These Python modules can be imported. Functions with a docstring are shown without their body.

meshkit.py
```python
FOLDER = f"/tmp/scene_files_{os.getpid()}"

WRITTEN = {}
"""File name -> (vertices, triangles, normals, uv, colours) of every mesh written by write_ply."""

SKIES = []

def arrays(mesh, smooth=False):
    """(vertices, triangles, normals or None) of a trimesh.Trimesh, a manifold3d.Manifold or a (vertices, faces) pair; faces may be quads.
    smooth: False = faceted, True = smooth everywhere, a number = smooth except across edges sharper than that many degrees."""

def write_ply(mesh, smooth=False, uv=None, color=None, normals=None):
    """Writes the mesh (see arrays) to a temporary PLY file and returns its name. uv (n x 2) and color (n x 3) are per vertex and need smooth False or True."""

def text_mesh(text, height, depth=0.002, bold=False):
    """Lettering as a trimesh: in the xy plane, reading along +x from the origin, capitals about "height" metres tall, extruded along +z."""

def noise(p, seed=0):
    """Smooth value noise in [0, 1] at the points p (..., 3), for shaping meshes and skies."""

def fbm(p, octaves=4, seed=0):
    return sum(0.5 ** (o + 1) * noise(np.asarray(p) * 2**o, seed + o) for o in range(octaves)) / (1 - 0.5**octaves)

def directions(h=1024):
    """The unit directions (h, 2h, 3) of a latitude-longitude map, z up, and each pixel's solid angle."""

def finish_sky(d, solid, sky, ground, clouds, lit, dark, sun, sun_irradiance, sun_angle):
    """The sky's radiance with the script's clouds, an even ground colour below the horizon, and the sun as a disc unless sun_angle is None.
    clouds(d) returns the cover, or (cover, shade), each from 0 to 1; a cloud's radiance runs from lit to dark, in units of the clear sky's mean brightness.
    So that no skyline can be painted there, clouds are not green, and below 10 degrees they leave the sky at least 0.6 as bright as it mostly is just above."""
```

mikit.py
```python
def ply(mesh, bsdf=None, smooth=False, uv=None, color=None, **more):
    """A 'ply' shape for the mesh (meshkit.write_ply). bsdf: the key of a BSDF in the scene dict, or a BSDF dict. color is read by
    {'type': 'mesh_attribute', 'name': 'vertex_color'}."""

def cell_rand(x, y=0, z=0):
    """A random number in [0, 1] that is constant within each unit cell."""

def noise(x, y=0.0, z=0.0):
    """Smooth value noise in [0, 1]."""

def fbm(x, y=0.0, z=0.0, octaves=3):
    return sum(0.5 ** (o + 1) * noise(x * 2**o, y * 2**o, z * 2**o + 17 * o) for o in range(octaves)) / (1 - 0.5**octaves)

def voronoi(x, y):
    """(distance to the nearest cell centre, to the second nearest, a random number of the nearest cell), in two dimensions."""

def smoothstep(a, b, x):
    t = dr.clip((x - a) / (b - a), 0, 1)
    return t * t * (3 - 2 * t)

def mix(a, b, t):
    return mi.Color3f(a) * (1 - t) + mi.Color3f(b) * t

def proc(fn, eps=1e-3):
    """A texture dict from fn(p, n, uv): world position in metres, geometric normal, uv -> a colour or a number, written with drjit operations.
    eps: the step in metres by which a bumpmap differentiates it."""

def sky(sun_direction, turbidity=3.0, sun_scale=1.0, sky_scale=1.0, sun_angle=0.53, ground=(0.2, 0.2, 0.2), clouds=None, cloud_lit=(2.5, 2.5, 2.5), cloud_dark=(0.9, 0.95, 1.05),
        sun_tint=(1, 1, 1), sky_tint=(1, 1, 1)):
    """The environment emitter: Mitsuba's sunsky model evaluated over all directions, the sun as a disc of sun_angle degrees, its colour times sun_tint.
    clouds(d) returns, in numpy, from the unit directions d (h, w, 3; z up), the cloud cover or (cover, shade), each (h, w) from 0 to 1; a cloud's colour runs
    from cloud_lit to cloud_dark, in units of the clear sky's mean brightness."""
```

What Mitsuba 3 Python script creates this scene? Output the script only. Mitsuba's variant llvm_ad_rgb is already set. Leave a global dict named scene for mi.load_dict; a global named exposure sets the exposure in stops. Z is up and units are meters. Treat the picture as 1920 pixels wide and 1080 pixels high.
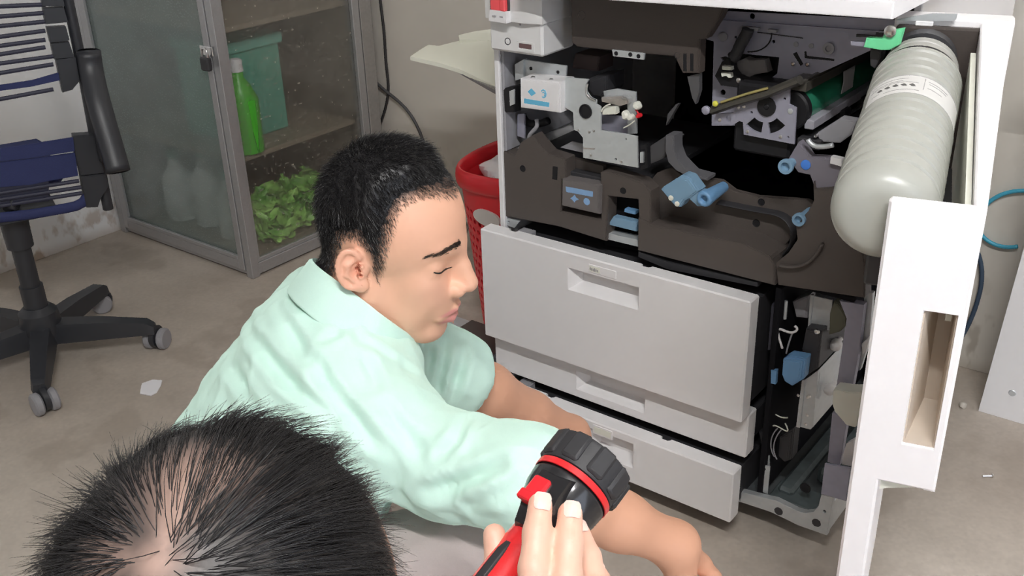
import math, random
import numpy as np, trimesh, manifold3d as m3, shapely
import mitsuba as mi, mikit, meshkit
from shapely.geometry import Polygon, LineString, Point
from shapely.ops import unary_union
from mikit import proc, fbm, noise, smoothstep, mix, voronoi

T = mi.ScalarTransform4f
V = lambda *a: np.array(a, float)
rng = np.random.default_rng(7)
scene, labels = {'type': 'scene'}, {}

# ---------------------------------------------------------------- camera, sky, lamps, exposure
CAM = V(1.15887, -1.37885, 1.23242)
FOCAL = 1910.0                                   # pixels, for a frame 1920 wide
RC = np.array([[.79445441, .6065734, -.03018122], [.2441323, -.3644641, -.89864639], [-.55609497, .70656538, -.43763427]])
scene['camera'] = {'type': 'perspective', 'fov': math.degrees(2*math.atan(960/FOCAL)), 'fov_axis': 'x', 'near_clip': .02, 'far_clip': 60,
                   'to_world': T().look_at(origin=CAM.tolist(), target=(CAM+RC[2]).tolist(), up=(-RC[1]).tolist())}
scene['daylight'] = {'type': 'constant', 'radiance': {'type': 'rgb', 'value': [2.5, 2.75, 3.2]}}
LAMP_Z, LAMP_Y, LAMP_X0, LAMP_X1 = 2.45, -1.55, 1.00, 2.20
LAMP_RADIANCE = [600, 590, 578]
exposure = -0.15

# ---------------------------------------------------------------- helpers
def ray(x, y): return RC.T @ V((x-960)/FOCAL, (y-540)/FOCAL, 1)
def at(x, y, ax, val):
    d = ray(x, y); return CAM + (val-CAM[ax])/d[ax]*d
def hit(x, y, p, n):
    d = ray(x, y); return CAM + np.dot(np.asarray(p)-CAM, n)/np.dot(d, n)*d
def dist(x, y, t): return CAM + t*ray(x, y)
def zm(ox, oy, s, *p): return [(ox+x/s, oy+y/s) for x, y in p]
def front(pts, y): return [tuple(at(a, b, 1, y)[[0, 2]]) for a, b in pts]       # photograph points on the plane Y = y, as (x, z)

def cat(*ms): return trimesh.util.concatenate([m for m in ms if m is not None])
def hull(pts): return trimesh.Trimesh(np.asarray(pts)).convex_hull
def tm(man):
    m = man.to_mesh(); return trimesh.Trimesh(m.vert_properties[:, :3], m.tri_verts, process=False)
def mf(m):
    m = m.copy(); m.merge_vertices()
    return m3.Manifold(m3.Mesh(np.asarray(m.vertices, np.float32), np.asarray(m.faces, np.uint32)))
def box(x0, x1, y0, y1, z0, z1, c=.0015):
    c = min(c, .45*(x1-x0), .45*(y1-y0), .45*(z1-z0)); P = []
    for x, sx in ((x0, 1), (x1, -1)):
        for y, sy in ((y0, 1), (y1, -1)):
            for z, sz in ((z0, 1), (z1, -1)):
                P += [(x+sx*c, y+sy*c, z), (x+sx*c, y, z+sz*c), (x, y+sy*c, z+sz*c)]
    return hull(P)
def frame_m(o, X, Y, Z):
    M = np.eye(4); M[:3, 0], M[:3, 1], M[:3, 2], M[:3, 3] = X, Y, Z, o; return M
def moved(m, M):
    m = m.copy(); m.apply_transform(M); return m
def perp(d):
    d = np.asarray(d, float); d = d/np.linalg.norm(d)
    a = np.cross(d, [0, 0, 1.] if abs(d[2]) < .9 else [1., 0, 0]); a /= np.linalg.norm(a)
    return d, a, np.cross(d, a)
def lathe(prof, p0, axis, seg=32):
    """prof: (distance along axis, radius) pairs."""
    d, a, b = perp(axis); n = len(prof); ang = np.linspace(0, 2*np.pi, seg, endpoint=False)
    ring = np.cos(ang)[:, None]*a+np.sin(ang)[:, None]*b
    v = np.concatenate([np.asarray(p0)+h*d+max(r, 1e-5)*ring for h, r in prof])
    f = []
    for i in range(n-1):
        for j in range(seg):
            k = (j+1) % seg; A, B, C, D = i*seg+j, i*seg+k, (i+1)*seg+k, (i+1)*seg+j
            f += [(A, B, C), (A, C, D)]
    c0, c1 = len(v), len(v)+1
    v = np.vstack([v, np.asarray(p0)+prof[0][0]*d, np.asarray(p0)+prof[-1][0]*d])
    for j in range(seg):
        k = (j+1) % seg; f += [(c0, k, j), (c1, (n-1)*seg+j, (n-1)*seg+k)]
    m = trimesh.Trimesh(v, f, process=False)
    if m.volume < 0: m.invert()
    return m
def cyl(p0, p1, r, r1=None, seg=24, c=.0):
    p0, p1 = np.asarray(p0, float), np.asarray(p1, float); L = np.linalg.norm(p1-p0); r1 = r if r1 is None else r1
    pr = [(0, r), (L, r1)] if c == 0 else [(0, r-c), (c, r), (L-c, r1), (L, r1-c)]
    return lathe(pr, p0, p1-p0, seg)
def spline(pts, n=40):
    from scipy.interpolate import CubicSpline
    pts = np.asarray(pts, float); t = np.r_[0, np.cumsum(np.linalg.norm(np.diff(pts, axis=0), axis=1))]
    return CubicSpline(t, pts)(np.linspace(0, t[-1], n))
def tube(pts, r, seg=10, flat=None, up=None):
    """A swept tube; flat = (half width, half height) gives an oval section, its height along up."""
    p = np.asarray(pts, float); t = np.gradient(p, axis=0); t /= np.linalg.norm(t, axis=1, keepdims=True)
    if up is None:
        a = np.zeros_like(p); a[0] = perp(t[0])[1]
        for i in range(1, len(p)):
            q = a[i-1]-np.dot(a[i-1], t[i])*t[i]; a[i] = q/np.linalg.norm(q)
    else:
        a = np.cross(t, up); a /= np.linalg.norm(a, axis=1, keepdims=True)
    b = np.cross(t, a); ang = np.linspace(0, 2*np.pi, seg, endpoint=False)
    ra, rb = (r, r) if flat is None else flat
    ra, rb = np.broadcast_to(ra, len(p)), np.broadcast_to(rb, len(p))
    v = (p[:, None]+ra[:, None, None]*np.cos(ang)[None, :, None]*a[:, None]+rb[:, None, None]*np.sin(ang)[None, :, None]*b[:, None]).reshape(-1, 3)
    f = []
    for i in range(len(p)-1):
        for j in range(seg):
            k = (j+1) % seg; A, B, C, D = i*seg+j, i*seg+k, (i+1)*seg+k, (i+1)*seg+j
            f += [(A, B, C), (A, C, D)]
    n = len(v); v = np.vstack([v, p[0], p[-1]]); e = (len(p)-1)*seg
    for j in range(seg):
        k = (j+1) % seg; f += [(n, k, j), (n+1, e+j, e+k)]
    m = trimesh.Trimesh(v, f, process=False)
    if m.volume < 0: m.invert()
    return m
def tri2d(poly):
    v, f = trimesh.creation.triangulate_polygon(poly, engine='earcut'); return np.asarray(v), np.asarray(f)
def prism(poly, M, depth, c=0.0):
    """Polygon (2-D) extruded by depth along -Z of frame M, its front face at Z = 0 with a chamfer c round every edge."""
    if not isinstance(poly, Polygon): poly = Polygon(poly)
    poly = shapely.geometry.polygon.orient(poly.buffer(0), 1.0)
    if c > 0:
        q = poly.buffer(-c, join_style=2, mitre_limit=3)
        if isinstance(q, Polygon) and len(q.interiors) == len(poly.interiors) and not q.is_empty:
            A = mf_ex(poly, depth-c).translate([0, 0, -depth]); n = 3
            for i in range(n):                    # two thin steps hold a rounded edge
                a = (i+1)/n*np.pi/2
                k = poly.buffer(-c*(1-np.cos(a)), join_style=2, mitre_limit=3)
                A = A+mf_ex(k, depth-c+c*np.sin(a)).translate([0, 0, -depth])
            m = tm(A); m.apply_transform(M); return m
    m = tm(mf_ex(poly, depth).translate([0, 0, -depth])); m.apply_transform(M); return m
def mf_ex(poly, h):
    gs = getattr(poly, 'geoms', [poly]); rings = []
    for g in gs:
        g = shapely.geometry.polygon.orient(g, 1.0)
        rings += [np.asarray(g.exterior.coords)[:-1]]+[np.asarray(i.coords)[:-1] for i in g.interiors]
    return m3.CrossSection([r.tolist() for r in rings], m3.FillRule.EvenOdd).extrude(h)
def MY(y): return frame_m((0, y, 0), (1, 0, 0), (0, 0, 1), (0, -1, 0))     # front planes: polygon (x, z), facing -Y
def plate(px, y, depth, c=.001, holes=(), discs=()):
    """A sheet or block whose front outline was measured on the plane Y = y."""
    P = Polygon(front(px, y)).buffer(0)
    for h in holes: P = P.difference(Polygon(front(h, y)).buffer(0))
    for (cx, cy, r) in discs:
        q = at(cx, cy, 1, y); P = P.difference(Point(q[0], q[2]).buffer(r, 10))
    if not isinstance(P, Polygon): P = max(P.geoms, key=lambda g: g.area)
    return prism(P, MY(y), depth, c)
def pl(M, pts, depth, c=.001): return prism(Polygon(pts), M, depth, c)

def add(key, mesh, mat, smooth=35, label=None, cat=None, group=None, kind=None, **kw):
    scene[key] = mikit.ply(mesh, mat, smooth, **kw)
    return tag(key, label, cat, group, kind)
def tag(key, label=None, cat=None, group=None, kind=None):
    d = {k: v for k, v in (('label', label), ('category', cat), ('group', group), ('kind', kind)) if v}
    if d: labels[key] = {**labels.get(key, {}), **d}
    return key
COUNT = {}
def part(parent, name, mesh, mat, smooth=35, label=None, kind=None, **kw):
    k = f'{parent}__{name}'; i = COUNT.get(k, 0); COUNT[k] = i+1
    return add(k if i == 0 else f'{k}_{i:03d}', mesh, mat, smooth, label=label, kind=kind, **kw)

# signed distance shapes and a surface-nets mesher, for bodies and cloth
def smin(a, b, k):
    h = np.maximum(k-np.abs(a-b), 0)/k; return np.minimum(a, b)-h*h*k*.25
def smax(a, b, k): return -smin(-a, -b, k)
def cone(p, a, b, ra, rb):
    a, b = np.asarray(a, np.float32), np.asarray(b, np.float32); d = b-a; t = np.clip((p-a)@d/(d@d), 0, 1)
    return np.linalg.norm(p-a-t[:, None]*d, axis=1)-(ra+(rb-ra)*t)
def ell(p, c, r, Rm=None):
    q = p-np.asarray(c, np.float32)
    if Rm is not None: q = q@np.asarray(Rm, np.float32)
    r = np.asarray(r, np.float32); k0 = np.linalg.norm(q/r, axis=1); k1 = np.linalg.norm(q/(r*r), axis=1)
    return k0*(k0-1)/np.maximum(k1, 1e-9)
def nets(fn, lo, hi, h, coarse=5):
    lo, hi = np.asarray(lo, float), np.asarray(hi, float)
    nb = np.ceil((hi-lo)/(h*coarse)).astype(int)+1; n = nb*coarse+1
    # coarse pass finds the blocks near the surface
    gc = np.stack(np.meshgrid(*[lo[i]+(np.arange(nb[i])+.5)*h*coarse for i in range(3)], indexing='ij'), -1).reshape(-1, 3).astype(np.float32)
    dc = fn(gc).reshape(nb); near = np.abs(dc) < h*coarse*1.5
    val = np.repeat(np.repeat(np.repeat(np.where(dc > 0, 1, -1), coarse, 0), coarse, 1), coarse, 2).astype(np.float32)
    val = np.pad(val, ((0, 1),)*3, mode='edge')
    msk = np.zeros(n, bool)
    up = np.repeat(np.repeat(np.repeat(near, coarse, 0), coarse, 1), coarse, 2)
    for a in (0, 1):
        for b in (0, 1):
            for c in (0, 1): msk[a:a+up.shape[0], b:b+up.shape[1], c:c+up.shape[2]] |= up
    idx = np.argwhere(msk); out = np.empty(len(idx), np.float32)
    for s in range(0, len(idx), 200000): out[s:s+200000] = fn((lo+idx[s:s+200000]*h).astype(np.float32))
    val[tuple(idx.T)] = out
    neg = val < 0; cnt = np.zeros(n-1, np.int8)
    S = [(a, b, c) for a in (0, 1) for b in (0, 1) for c in (0, 1)]
    sl = lambda A, o: A[o[0]:o[0]+n[0]-1, o[1]:o[1]+n[1]-1, o[2]:o[2]+n[2]-1]
    for o in S: cnt += sl(neg, o)
    cells = np.argwhere((cnt > 0) & (cnt < 8)); vid = -np.ones(n-1, int); vid[tuple(cells.T)] = np.arange(len(cells))
    acc, w = np.zeros((len(cells), 3)), np.zeros(len(cells))
    cv = {o: val[cells[:, 0]+o[0], cells[:, 1]+o[1], cells[:, 2]+o[2]] for o in S}
    for i, o in enumerate(S):
        for q in S[i+1:]:
            if sum(abs(o[k]-q[k]) for k in range(3)) != 1: continue
            a, b = cv[o], cv[q]; m = (a < 0) != (b < 0); t = np.where(m, a/np.where(m, a-b, 1), 0)
            acc += m[:, None]*(np.asarray(o)+t[:, None]*(np.asarray(q)-np.asarray(o))); w += m
    verts = lo+(cells+acc/w[:, None])*h; faces = []
    for ax in range(3):
        o = [0, 0, 0]; o[ax] = 1
        A = neg[:n[0]-o[0], :n[1]-o[1], :n[2]-o[2]]; B = neg[o[0]:, o[1]:, o[2]:]
        e = np.argwhere(A != B); u, v = (ax+1) % 3, (ax+2) % 3
        e = e[(e[:, u] > 0) & (e[:, v] > 0) & (e[:, u] < n[u]-1) & (e[:, v] < n[v]-1)]
        du, dv = np.eye(3, dtype=int)[u], np.eye(3, dtype=int)[v]
        q = [vid[tuple((e-x).T)] for x in (du+dv, dv, 0*du, du)]; q = np.stack(q, 1)
        fl = A[tuple(e.T)]; q[~fl] = q[~fl][:, ::-1]; faces.append(q[(q >= 0).all(1)])
    q = np.vstack(faces)
    return trimesh.Trimesh(verts, np.vstack([q[:, [0, 1, 2]], q[:, [0, 2, 3]]]), process=False)

# ---------------------------------------------------------------- materials
def rgb(*c): return {'type': 'rgb', 'value': list(c)}
def pri(col, rough=.5, **k): return {'type': 'twosided', 'b': {'type': 'principled', 'base_color': col if isinstance(col, dict) else rgb(*col), 'roughness': rough, 'specular': .5, **k}}
def mat(name, col, rough=.5, **k): scene['mat_'+name] = pri(col, rough, **k); return 'mat_'+name
def speck(c, amt=.08, s=60., dirt=.0):
    c = V(*c)
    def f(p, n, uv):
        a = fbm(p.x*s, p.y*s, p.z*s, 3); b = fbm(p.x*4+3, p.y*4, p.z*4, 4)
        return mi.Color3f(*[float(k) for k in c])*(1+amt*2*(a-.5)-dirt*2*smoothstep(.5, .75, b))
    return proc(f)
WHITE = mat('white_plastic', (.67, .665, .675), .42)
DOORW = mat('door_plastic', (.80, .79, .81), .42)
IVORY = mat('ivory_plastic', (.66, .67, .60), .45)
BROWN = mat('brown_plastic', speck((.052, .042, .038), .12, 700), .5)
DARK = mat('dark_plastic', (.030, .030, .034), .5)
BLACK = mat('black_plastic', (.011, .011, .013), .5, specular=.3)
CAVITY = mat('inside_shade', (.008, .008, .010), .8, specular=.1)  # interior darkness is put into this near-black base colour
STEEL = mat('zinc_steel', speck((.55, .58, .60), .06, 120), .42, metallic=.55)
STEELV = mat('frame_steel', speck((.31, .31, .385), .06, 90), .5, metallic=.3)
GREYP = mat('grey_plastic', (.26, .26, .28), .5)
CHROME = mat('bright_metal', (.8, .8, .8), .2, metallic=1.)
BLUE = mat('blue_plastic', (.13, .27, .46), .4)
BLUELT = mat('pale_blue_plastic', (.17, .29, .41), .4)
PRINT = mat('blue_print', (.12, .42, .62), .5)
GREEN = mat('green_plastic', (.16, .66, .33), .45)
DRUM = mat('green_drum', (.02, .17, .10), .18, clearcoat=.8)
RED = mat('red_plastic', (.62, .02, .03), .3)
REDG = mat('red_gloss', (.66, .02, .025), .12, clearcoat=.6)
BLACKG = mat('black_gloss', (.012, .012, .014), .14, clearcoat=.6)
RUBBER = mat('black_rubber', (.022, .022, .025), .55)
# ---------------------------------------------------------------- the room
def wall_fn(base, dirt_z, dirt_col, amt=.05):
    b, d = [float(x) for x in base], [float(x) for x in dirt_col]
    def f(p, n, uv):
        a = fbm(p.x*5, p.y*5, p.z*5, 4); c = fbm(p.x*30+7, p.y*30, p.z*14, 4)
        k = smoothstep(.52, .70, c)*smoothstep(dirt_z, 0., p.z)*.75+smoothstep(.04, 0., p.z)*.5
        return mix(mi.Color3f(*b)*(1+amt*(a-.5)*2), mi.Color3f(*d), dr_min(k))
    return proc(f)
import drjit as dr
def dr_min(k): return dr.clip(k, 0, 1)
mat('left_wall', wall_fn((.80, .80, .80), .30, (.42, .34, .28)), .7)
mat('back_wall', wall_fn((.60, .57, .52), .35, (.36, .32, .27), .07), .75)
mat('other_wall', (.34, .33, .31), .8)
def floor_fn(p, n, uv):
    a = fbm(p.x*2.2+1, p.y*2.2, .3, 5); b = fbm(p.x*14, p.y*14, 1.7, 4); c = fbm(p.x*160, p.y*160, 2.2, 3)
    st = smoothstep(.56, .70, fbm(p.x*7+4, p.y*7+9, 5., 4))
    col = mix((.36, .31, .265), (.52, .47, .415), dr_min((a-.25)*1.9))*(1+.22*(b-.5))*(1+.16*(c-.5))
    return mix(col, (.27, .225, .185), st*.35)
scene['mat_floor'] = {'type': 'bumpmap', 'arbitrary': proc(lambda p, n, uv: fbm(p.x*90, p.y*90, 1., 4), 1e-3), 'scale': .0012, 'b': pri(proc(floor_fn), .55)}
add('floor', box(-1.9, 3.6, -3.2, 1.05, -.08, 0, .002), 'mat_floor', False, kind='structure')
add('wall_left', box(-1.9, -1.72, -3.2, 1.05, 0, 3.1), 'mat_left_wall', False, kind='structure')
add('wall_back', box(-1.72, 3.4, .86, 1.05, 0, 3.1), 'mat_back_wall', False, kind='structure')
add('wall_front', box(-1.72, 3.4, -3.2, -3.0, 0, 3.1), 'mat_other_wall', False, kind='structure')
wr = cat(box(3.4, 3.6, -3.2, -2.7, 0, 3.1), box(3.4, 3.6, -.9, 1.05, 0, 3.1), box(3.4, 3.6, -2.7, -.9, 2.25, 3.1))
add('wall_right', wr, 'mat_other_wall', False, kind='structure')
add('ceiling', box(-1.9, 3.6, -3.2, 1.05, 3.1, 3.25), 'mat_other_wall', False, kind='structure')
fr = cat(box(3.38, 3.62, -2.72, -2.66, 0, 2.27), box(3.38, 3.62, -.94, -.88, 0, 2.27), box(3.38, 3.62, -2.72, -.88, 2.21, 2.27))
add('trim_1', fr, WHITE, False, kind='structure')

# the lamp that lights the room
tag('fluorescent_lamp', 'white batten lamp with one bright fluorescent tube under the ceiling', 'lamp')
part('fluorescent_lamp', 'housing', cat(box(LAMP_X0-.05, LAMP_X1+.05, LAMP_Y-.03, LAMP_Y+.03, LAMP_Z+.03, LAMP_Z+.09), cyl((LAMP_X0+.2, LAMP_Y, LAMP_Z+.08), (LAMP_X0+.2, LAMP_Y, 3.1), .008), cyl((LAMP_X1-.2, LAMP_Y, LAMP_Z+.08), (LAMP_X1-.2, LAMP_Y, 3.1), .008)), WHITE)
scene['fluorescent_lamp__tube'] = {**mikit.ply(cyl((LAMP_X0, LAMP_Y, LAMP_Z), (LAMP_X1, LAMP_Y, LAMP_Z), .014, seg=12), WHITE, True),
    'emitter': {'type': 'area', 'radiance': rgb(*LAMP_RADIANCE)}}
for x in (LAMP_X0-.02, LAMP_X1): part('fluorescent_lamp', 'lamp_holder', box(x, x+.02, LAMP_Y-.02, LAMP_Y+.02, LAMP_Z-.02, LAMP_Z+.03), WHITE)

# ---------------------------------------------------------------- glass cabinet against the left wall
ALU = mat('aluminium', speck((.42, .42, .43), .07, 200), .42, metallic=.6)
ALUD = mat('aluminium_dull', speck((.33, .32, .31), .1, 120), .5, metallic=.4)
def pane_bsdf(col, w):
    return {'type': 'blendbsdf', 'weight': w, 'a': {'type': 'thindielectric', 'int_ior': 1.5}, 'b': {'type': 'twosided', 'x': {'type': 'diffuse', 'reflectance': rgb(*col)}}}
def haze(p, n, uv):
    return dr_min(.23+.32*(fbm(p.x*6, p.y*6, p.z*5, 3)-.4)+.12*smoothstep(.66, .72, noise(p.x*260, p.y*260, p.z*260)))
def dust(p, n, uv):
    return dr_min(.05+.12*(fbm(p.x*9, p.y*9, p.z*7, 3)-.4)+.6*smoothstep(.86, .90, noise(p.x*120, p.y*120, p.z*120)))
scene['mat_hazy_pane'] = pane_bsdf((.29, .36, .345), proc(haze))
scene['mat_dusty_pane'] = pane_bsdf((.32, .31, .27), proc(dust))
cx0, cx1, cy0, cy1, ch, w = -1.708, -1.058, .242, .757, 1.25, .027
tag('glass_cabinet', 'tall aluminium framed cabinet with hazy glass door and side in the corner behind the chair', 'cabinet')
def cb(name, *b, m=ALU): part('glass_cabinet', name, box(*b), m)
for x in (cx0, cx1-w):
    for y in (cy0, cy1-w): cb('post', x, x+w, y, y+w, 0, ch)
for z in (0.006, ch-.035):
    cb('rail', cx1-w+.003, cx1-.002, cy0+w, cy1-w, z, z+.034)
    cb('rail', cx0+w, cx1-w, cy1-w, cy1-.003, z, z+.034)
    cb('rail', cx0+w, cx1-w, cy0+.006, cy0+w, z, z+.012)
cb('rail', cx1-w+.006, cx1-.006, cy0+w, cy0+w+.012, .04, ch-.035); cb('rail', cx1-w+.006, cx1-.006, cy0+w, cy1-w, .04, .052)
cb('post', cx1-w, cx1, cy1+.004, cy1+.05, 0, ch, m=ALUD)
part('glass_cabinet', 'side_pane', box(cx1-.017, cx1-.012, cy0+w, cy1-w, .045, ch-.036, .0005), 'mat_dusty_pane', False, label='dusty glass side pane')
dx0, dx1 = cx0+w+.002, cx1-w-.003
d = part('glass_cabinet', 'door', cat(box(dx0, dx0+.024, cy0-.002, cy0+.02, .02, ch-.04), box(dx1-.024, dx1, cy0-.002, cy0+.02, .02, ch-.04),
    box(dx0+.024, dx1-.024, cy0-.002, cy0+.02, .02, .05), box(dx0+.024, dx1-.024, cy0-.002, cy0+.02, ch-.07, ch-.04)), ALU)
part(d, 'pane', box(dx0+.022, dx1-.022, cy0+.007, cy0+.012, .048, ch-.068, .0005), 'mat_hazy_pane', False, label='hazy glass door pane')
part(d, 'bead', cat(box(dx0+.024, dx1-.024, cy0-.004, cy0+.006, .05, .062), box(dx0+.024, dx0+.034, cy0-.004, cy0+.006, .062, ch-.07)), ALU)
sh = mat('shelf_board', (.20, .17, .13), .6)
for z in (.05, .345, .70): part('glass_cabinet', 'shelf', box(cx0+.03, cx1-.03, cy0+.032, cy1-.03, z-.014, z), sh)
part('glass_cabinet', 'back_panel', box(cx0+.028, cx1-.028, cy1-.02, cy1-.008, .045, ch-.04), mat('cabinet_back', (.11, .095, .08), .7))
part('glass_cabinet', 'wall_side_panel', box(cx0+.004, cx0+.012, cy0+.03, cy1-.03, .045, ch-.04), 'mat_cabinet_back')
part('glass_cabinet', 'top_panel', box(cx0, cx1, cy0, cy1, ch, ch+.012), ALU)
q = at(388, 96, 1, cy0-.006)
part('glass_cabinet', 'hasp', box(q[0]-.03, q[0]+.022, cy0-.006, cy0-.002, q[2]-.012, q[2]+.012, .001), CHROME)
# padlock
tag('padlock', 'small dark padlock with a shiny shackle hanging on the glass cabinet door', 'padlock')
q = at(386, 117, 1, cy0-.022)
part('padlock', 'body', box(q[0]-.017, q[0]+.017, q[1]-.008, q[1]+.008, q[2]-.022, q[2]+.014, .004), DARK)
arc = [(q[0]+.011*math.cos(a), q[1], q[2]+.026+.011*math.sin(a)) for a in np.linspace(0, np.pi, 9)]
part('padlock', 'shackle', tube([(q[0]+.011, q[1], q[2]+.01)]+arc+[(q[0]-.011, q[1], q[2]+.01)], .0035, 8), CHROME, True)
# what stands inside the cabinet
tag('storage_box', 'teal storage box on the middle shelf behind the hazy cabinet door', 'box')
tg = mat('teal_card', (.09, .34, .25), .6)
part('storage_box', 'body', box(-1.42, -1.20, .36, .56, .346, .60, .004), tg)
part('storage_box', 'lid', box(-1.43, -1.19, .35, .57, .60, .63, .004), mat('teal_lid', (.16, .45, .36), .6))
tag('detergent_bottle', 'bright green bottle on the middle shelf by the cabinet corner post', 'bottle')
part('detergent_bottle', 'body', lathe([(0, .03), (.004, .045), (.15, .047), (.19, .03), (.21, .016), (.23, .016)], (-1.115, .335, .346), (0, 0, 1)), mat('bright_green', (.06, .36, .03), .35), True)
part('detergent_bottle', 'cap', lathe([(0, .018), (.03, .017), (.034, .012)], (-1.115, .335, .574), (0, 0, 1)), WHITE)
bm = mat('milky_bottle', (.62, .68, .66), .4)
for i, (x, y, h, pos) in enumerate(((-1.52, .36, .20, 'leftmost'), (-1.40, .38, .22, 'middle'), (-1.26, .36, .18, 'rightmost'))):
    k = 'white_bottle' if i == 0 else f'white_bottle_{i:03d}'
    tag(k, f'milky white bottle on the bottom shelf behind the cabinet door, {pos} of three', 'bottle', 'milky bottles on the bottom shelf')
    part(k, 'body', lathe([(0, .04), (.005, .05), (h*.7, .05), (h*.85, .025), (h, .018)], (x, y, .051), (0, 0, 1)), bm, True)
    part(k, 'cap', lathe([(0, .02), (.025, .019)], (x, y, .051+h), (0, 0, 1)), tg)
def leaf_clump(n, lo, hi, s):
    vs, fs = [], []
    for i in range(n):
        c = rng.uniform(lo, hi); a = rng.uniform(0, 2*np.pi); el = rng.uniform(-.5, 1.2); L = s*rng.uniform(.6, 1.3)
        d = V(math.cos(a)*math.cos(el), math.sin(a)*math.cos(el), math.sin(el)); _, u, w_ = perp(d); u = u*math.cos(i)+w_*math.sin(i)
        k = len(vs)*0+sum(len(x) for x in vs); nn = np.cross(d, u)*L*.12
        vs.append(np.array([c, c+d*L*.3+u*L*.22+nn, c+d*L*.3-u*L*.22+nn, c+d*L*.7+u*L*.2+nn, c+d*L*.7-u*L*.2+nn, c+d*L, c+d*L*.5-nn*.4]))
        fs += [[k, k+1, k+6], [k, k+6, k+2], [k+1, k+3, k+6], [k+2, k+6, k+4], [k+3, k+5, k+6], [k+4, k+6, k+5]]
    v = np.clip(np.vstack(vs), np.asarray(lo)-.01, np.asarray(hi)+V(.01, .01, .02)); return trimesh.Trimesh(v, fs, process=False)
lm = mat('leaf', proc(lambda p, n, uv: mix((.08, .30, .03), (.40, .72, .18), dr_min((noise(p.x*30, p.y*30, p.z*30)-.2)*1.6))), .45)
add('leafy_greens', leaf_clump(420, (-1.20, .34, .065), (-1.085, .62, .19), .06), lm, True, 'heap of green leaves on the bottom shelf behind the cabinet side pane', 'plant', kind='stuff')

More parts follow.
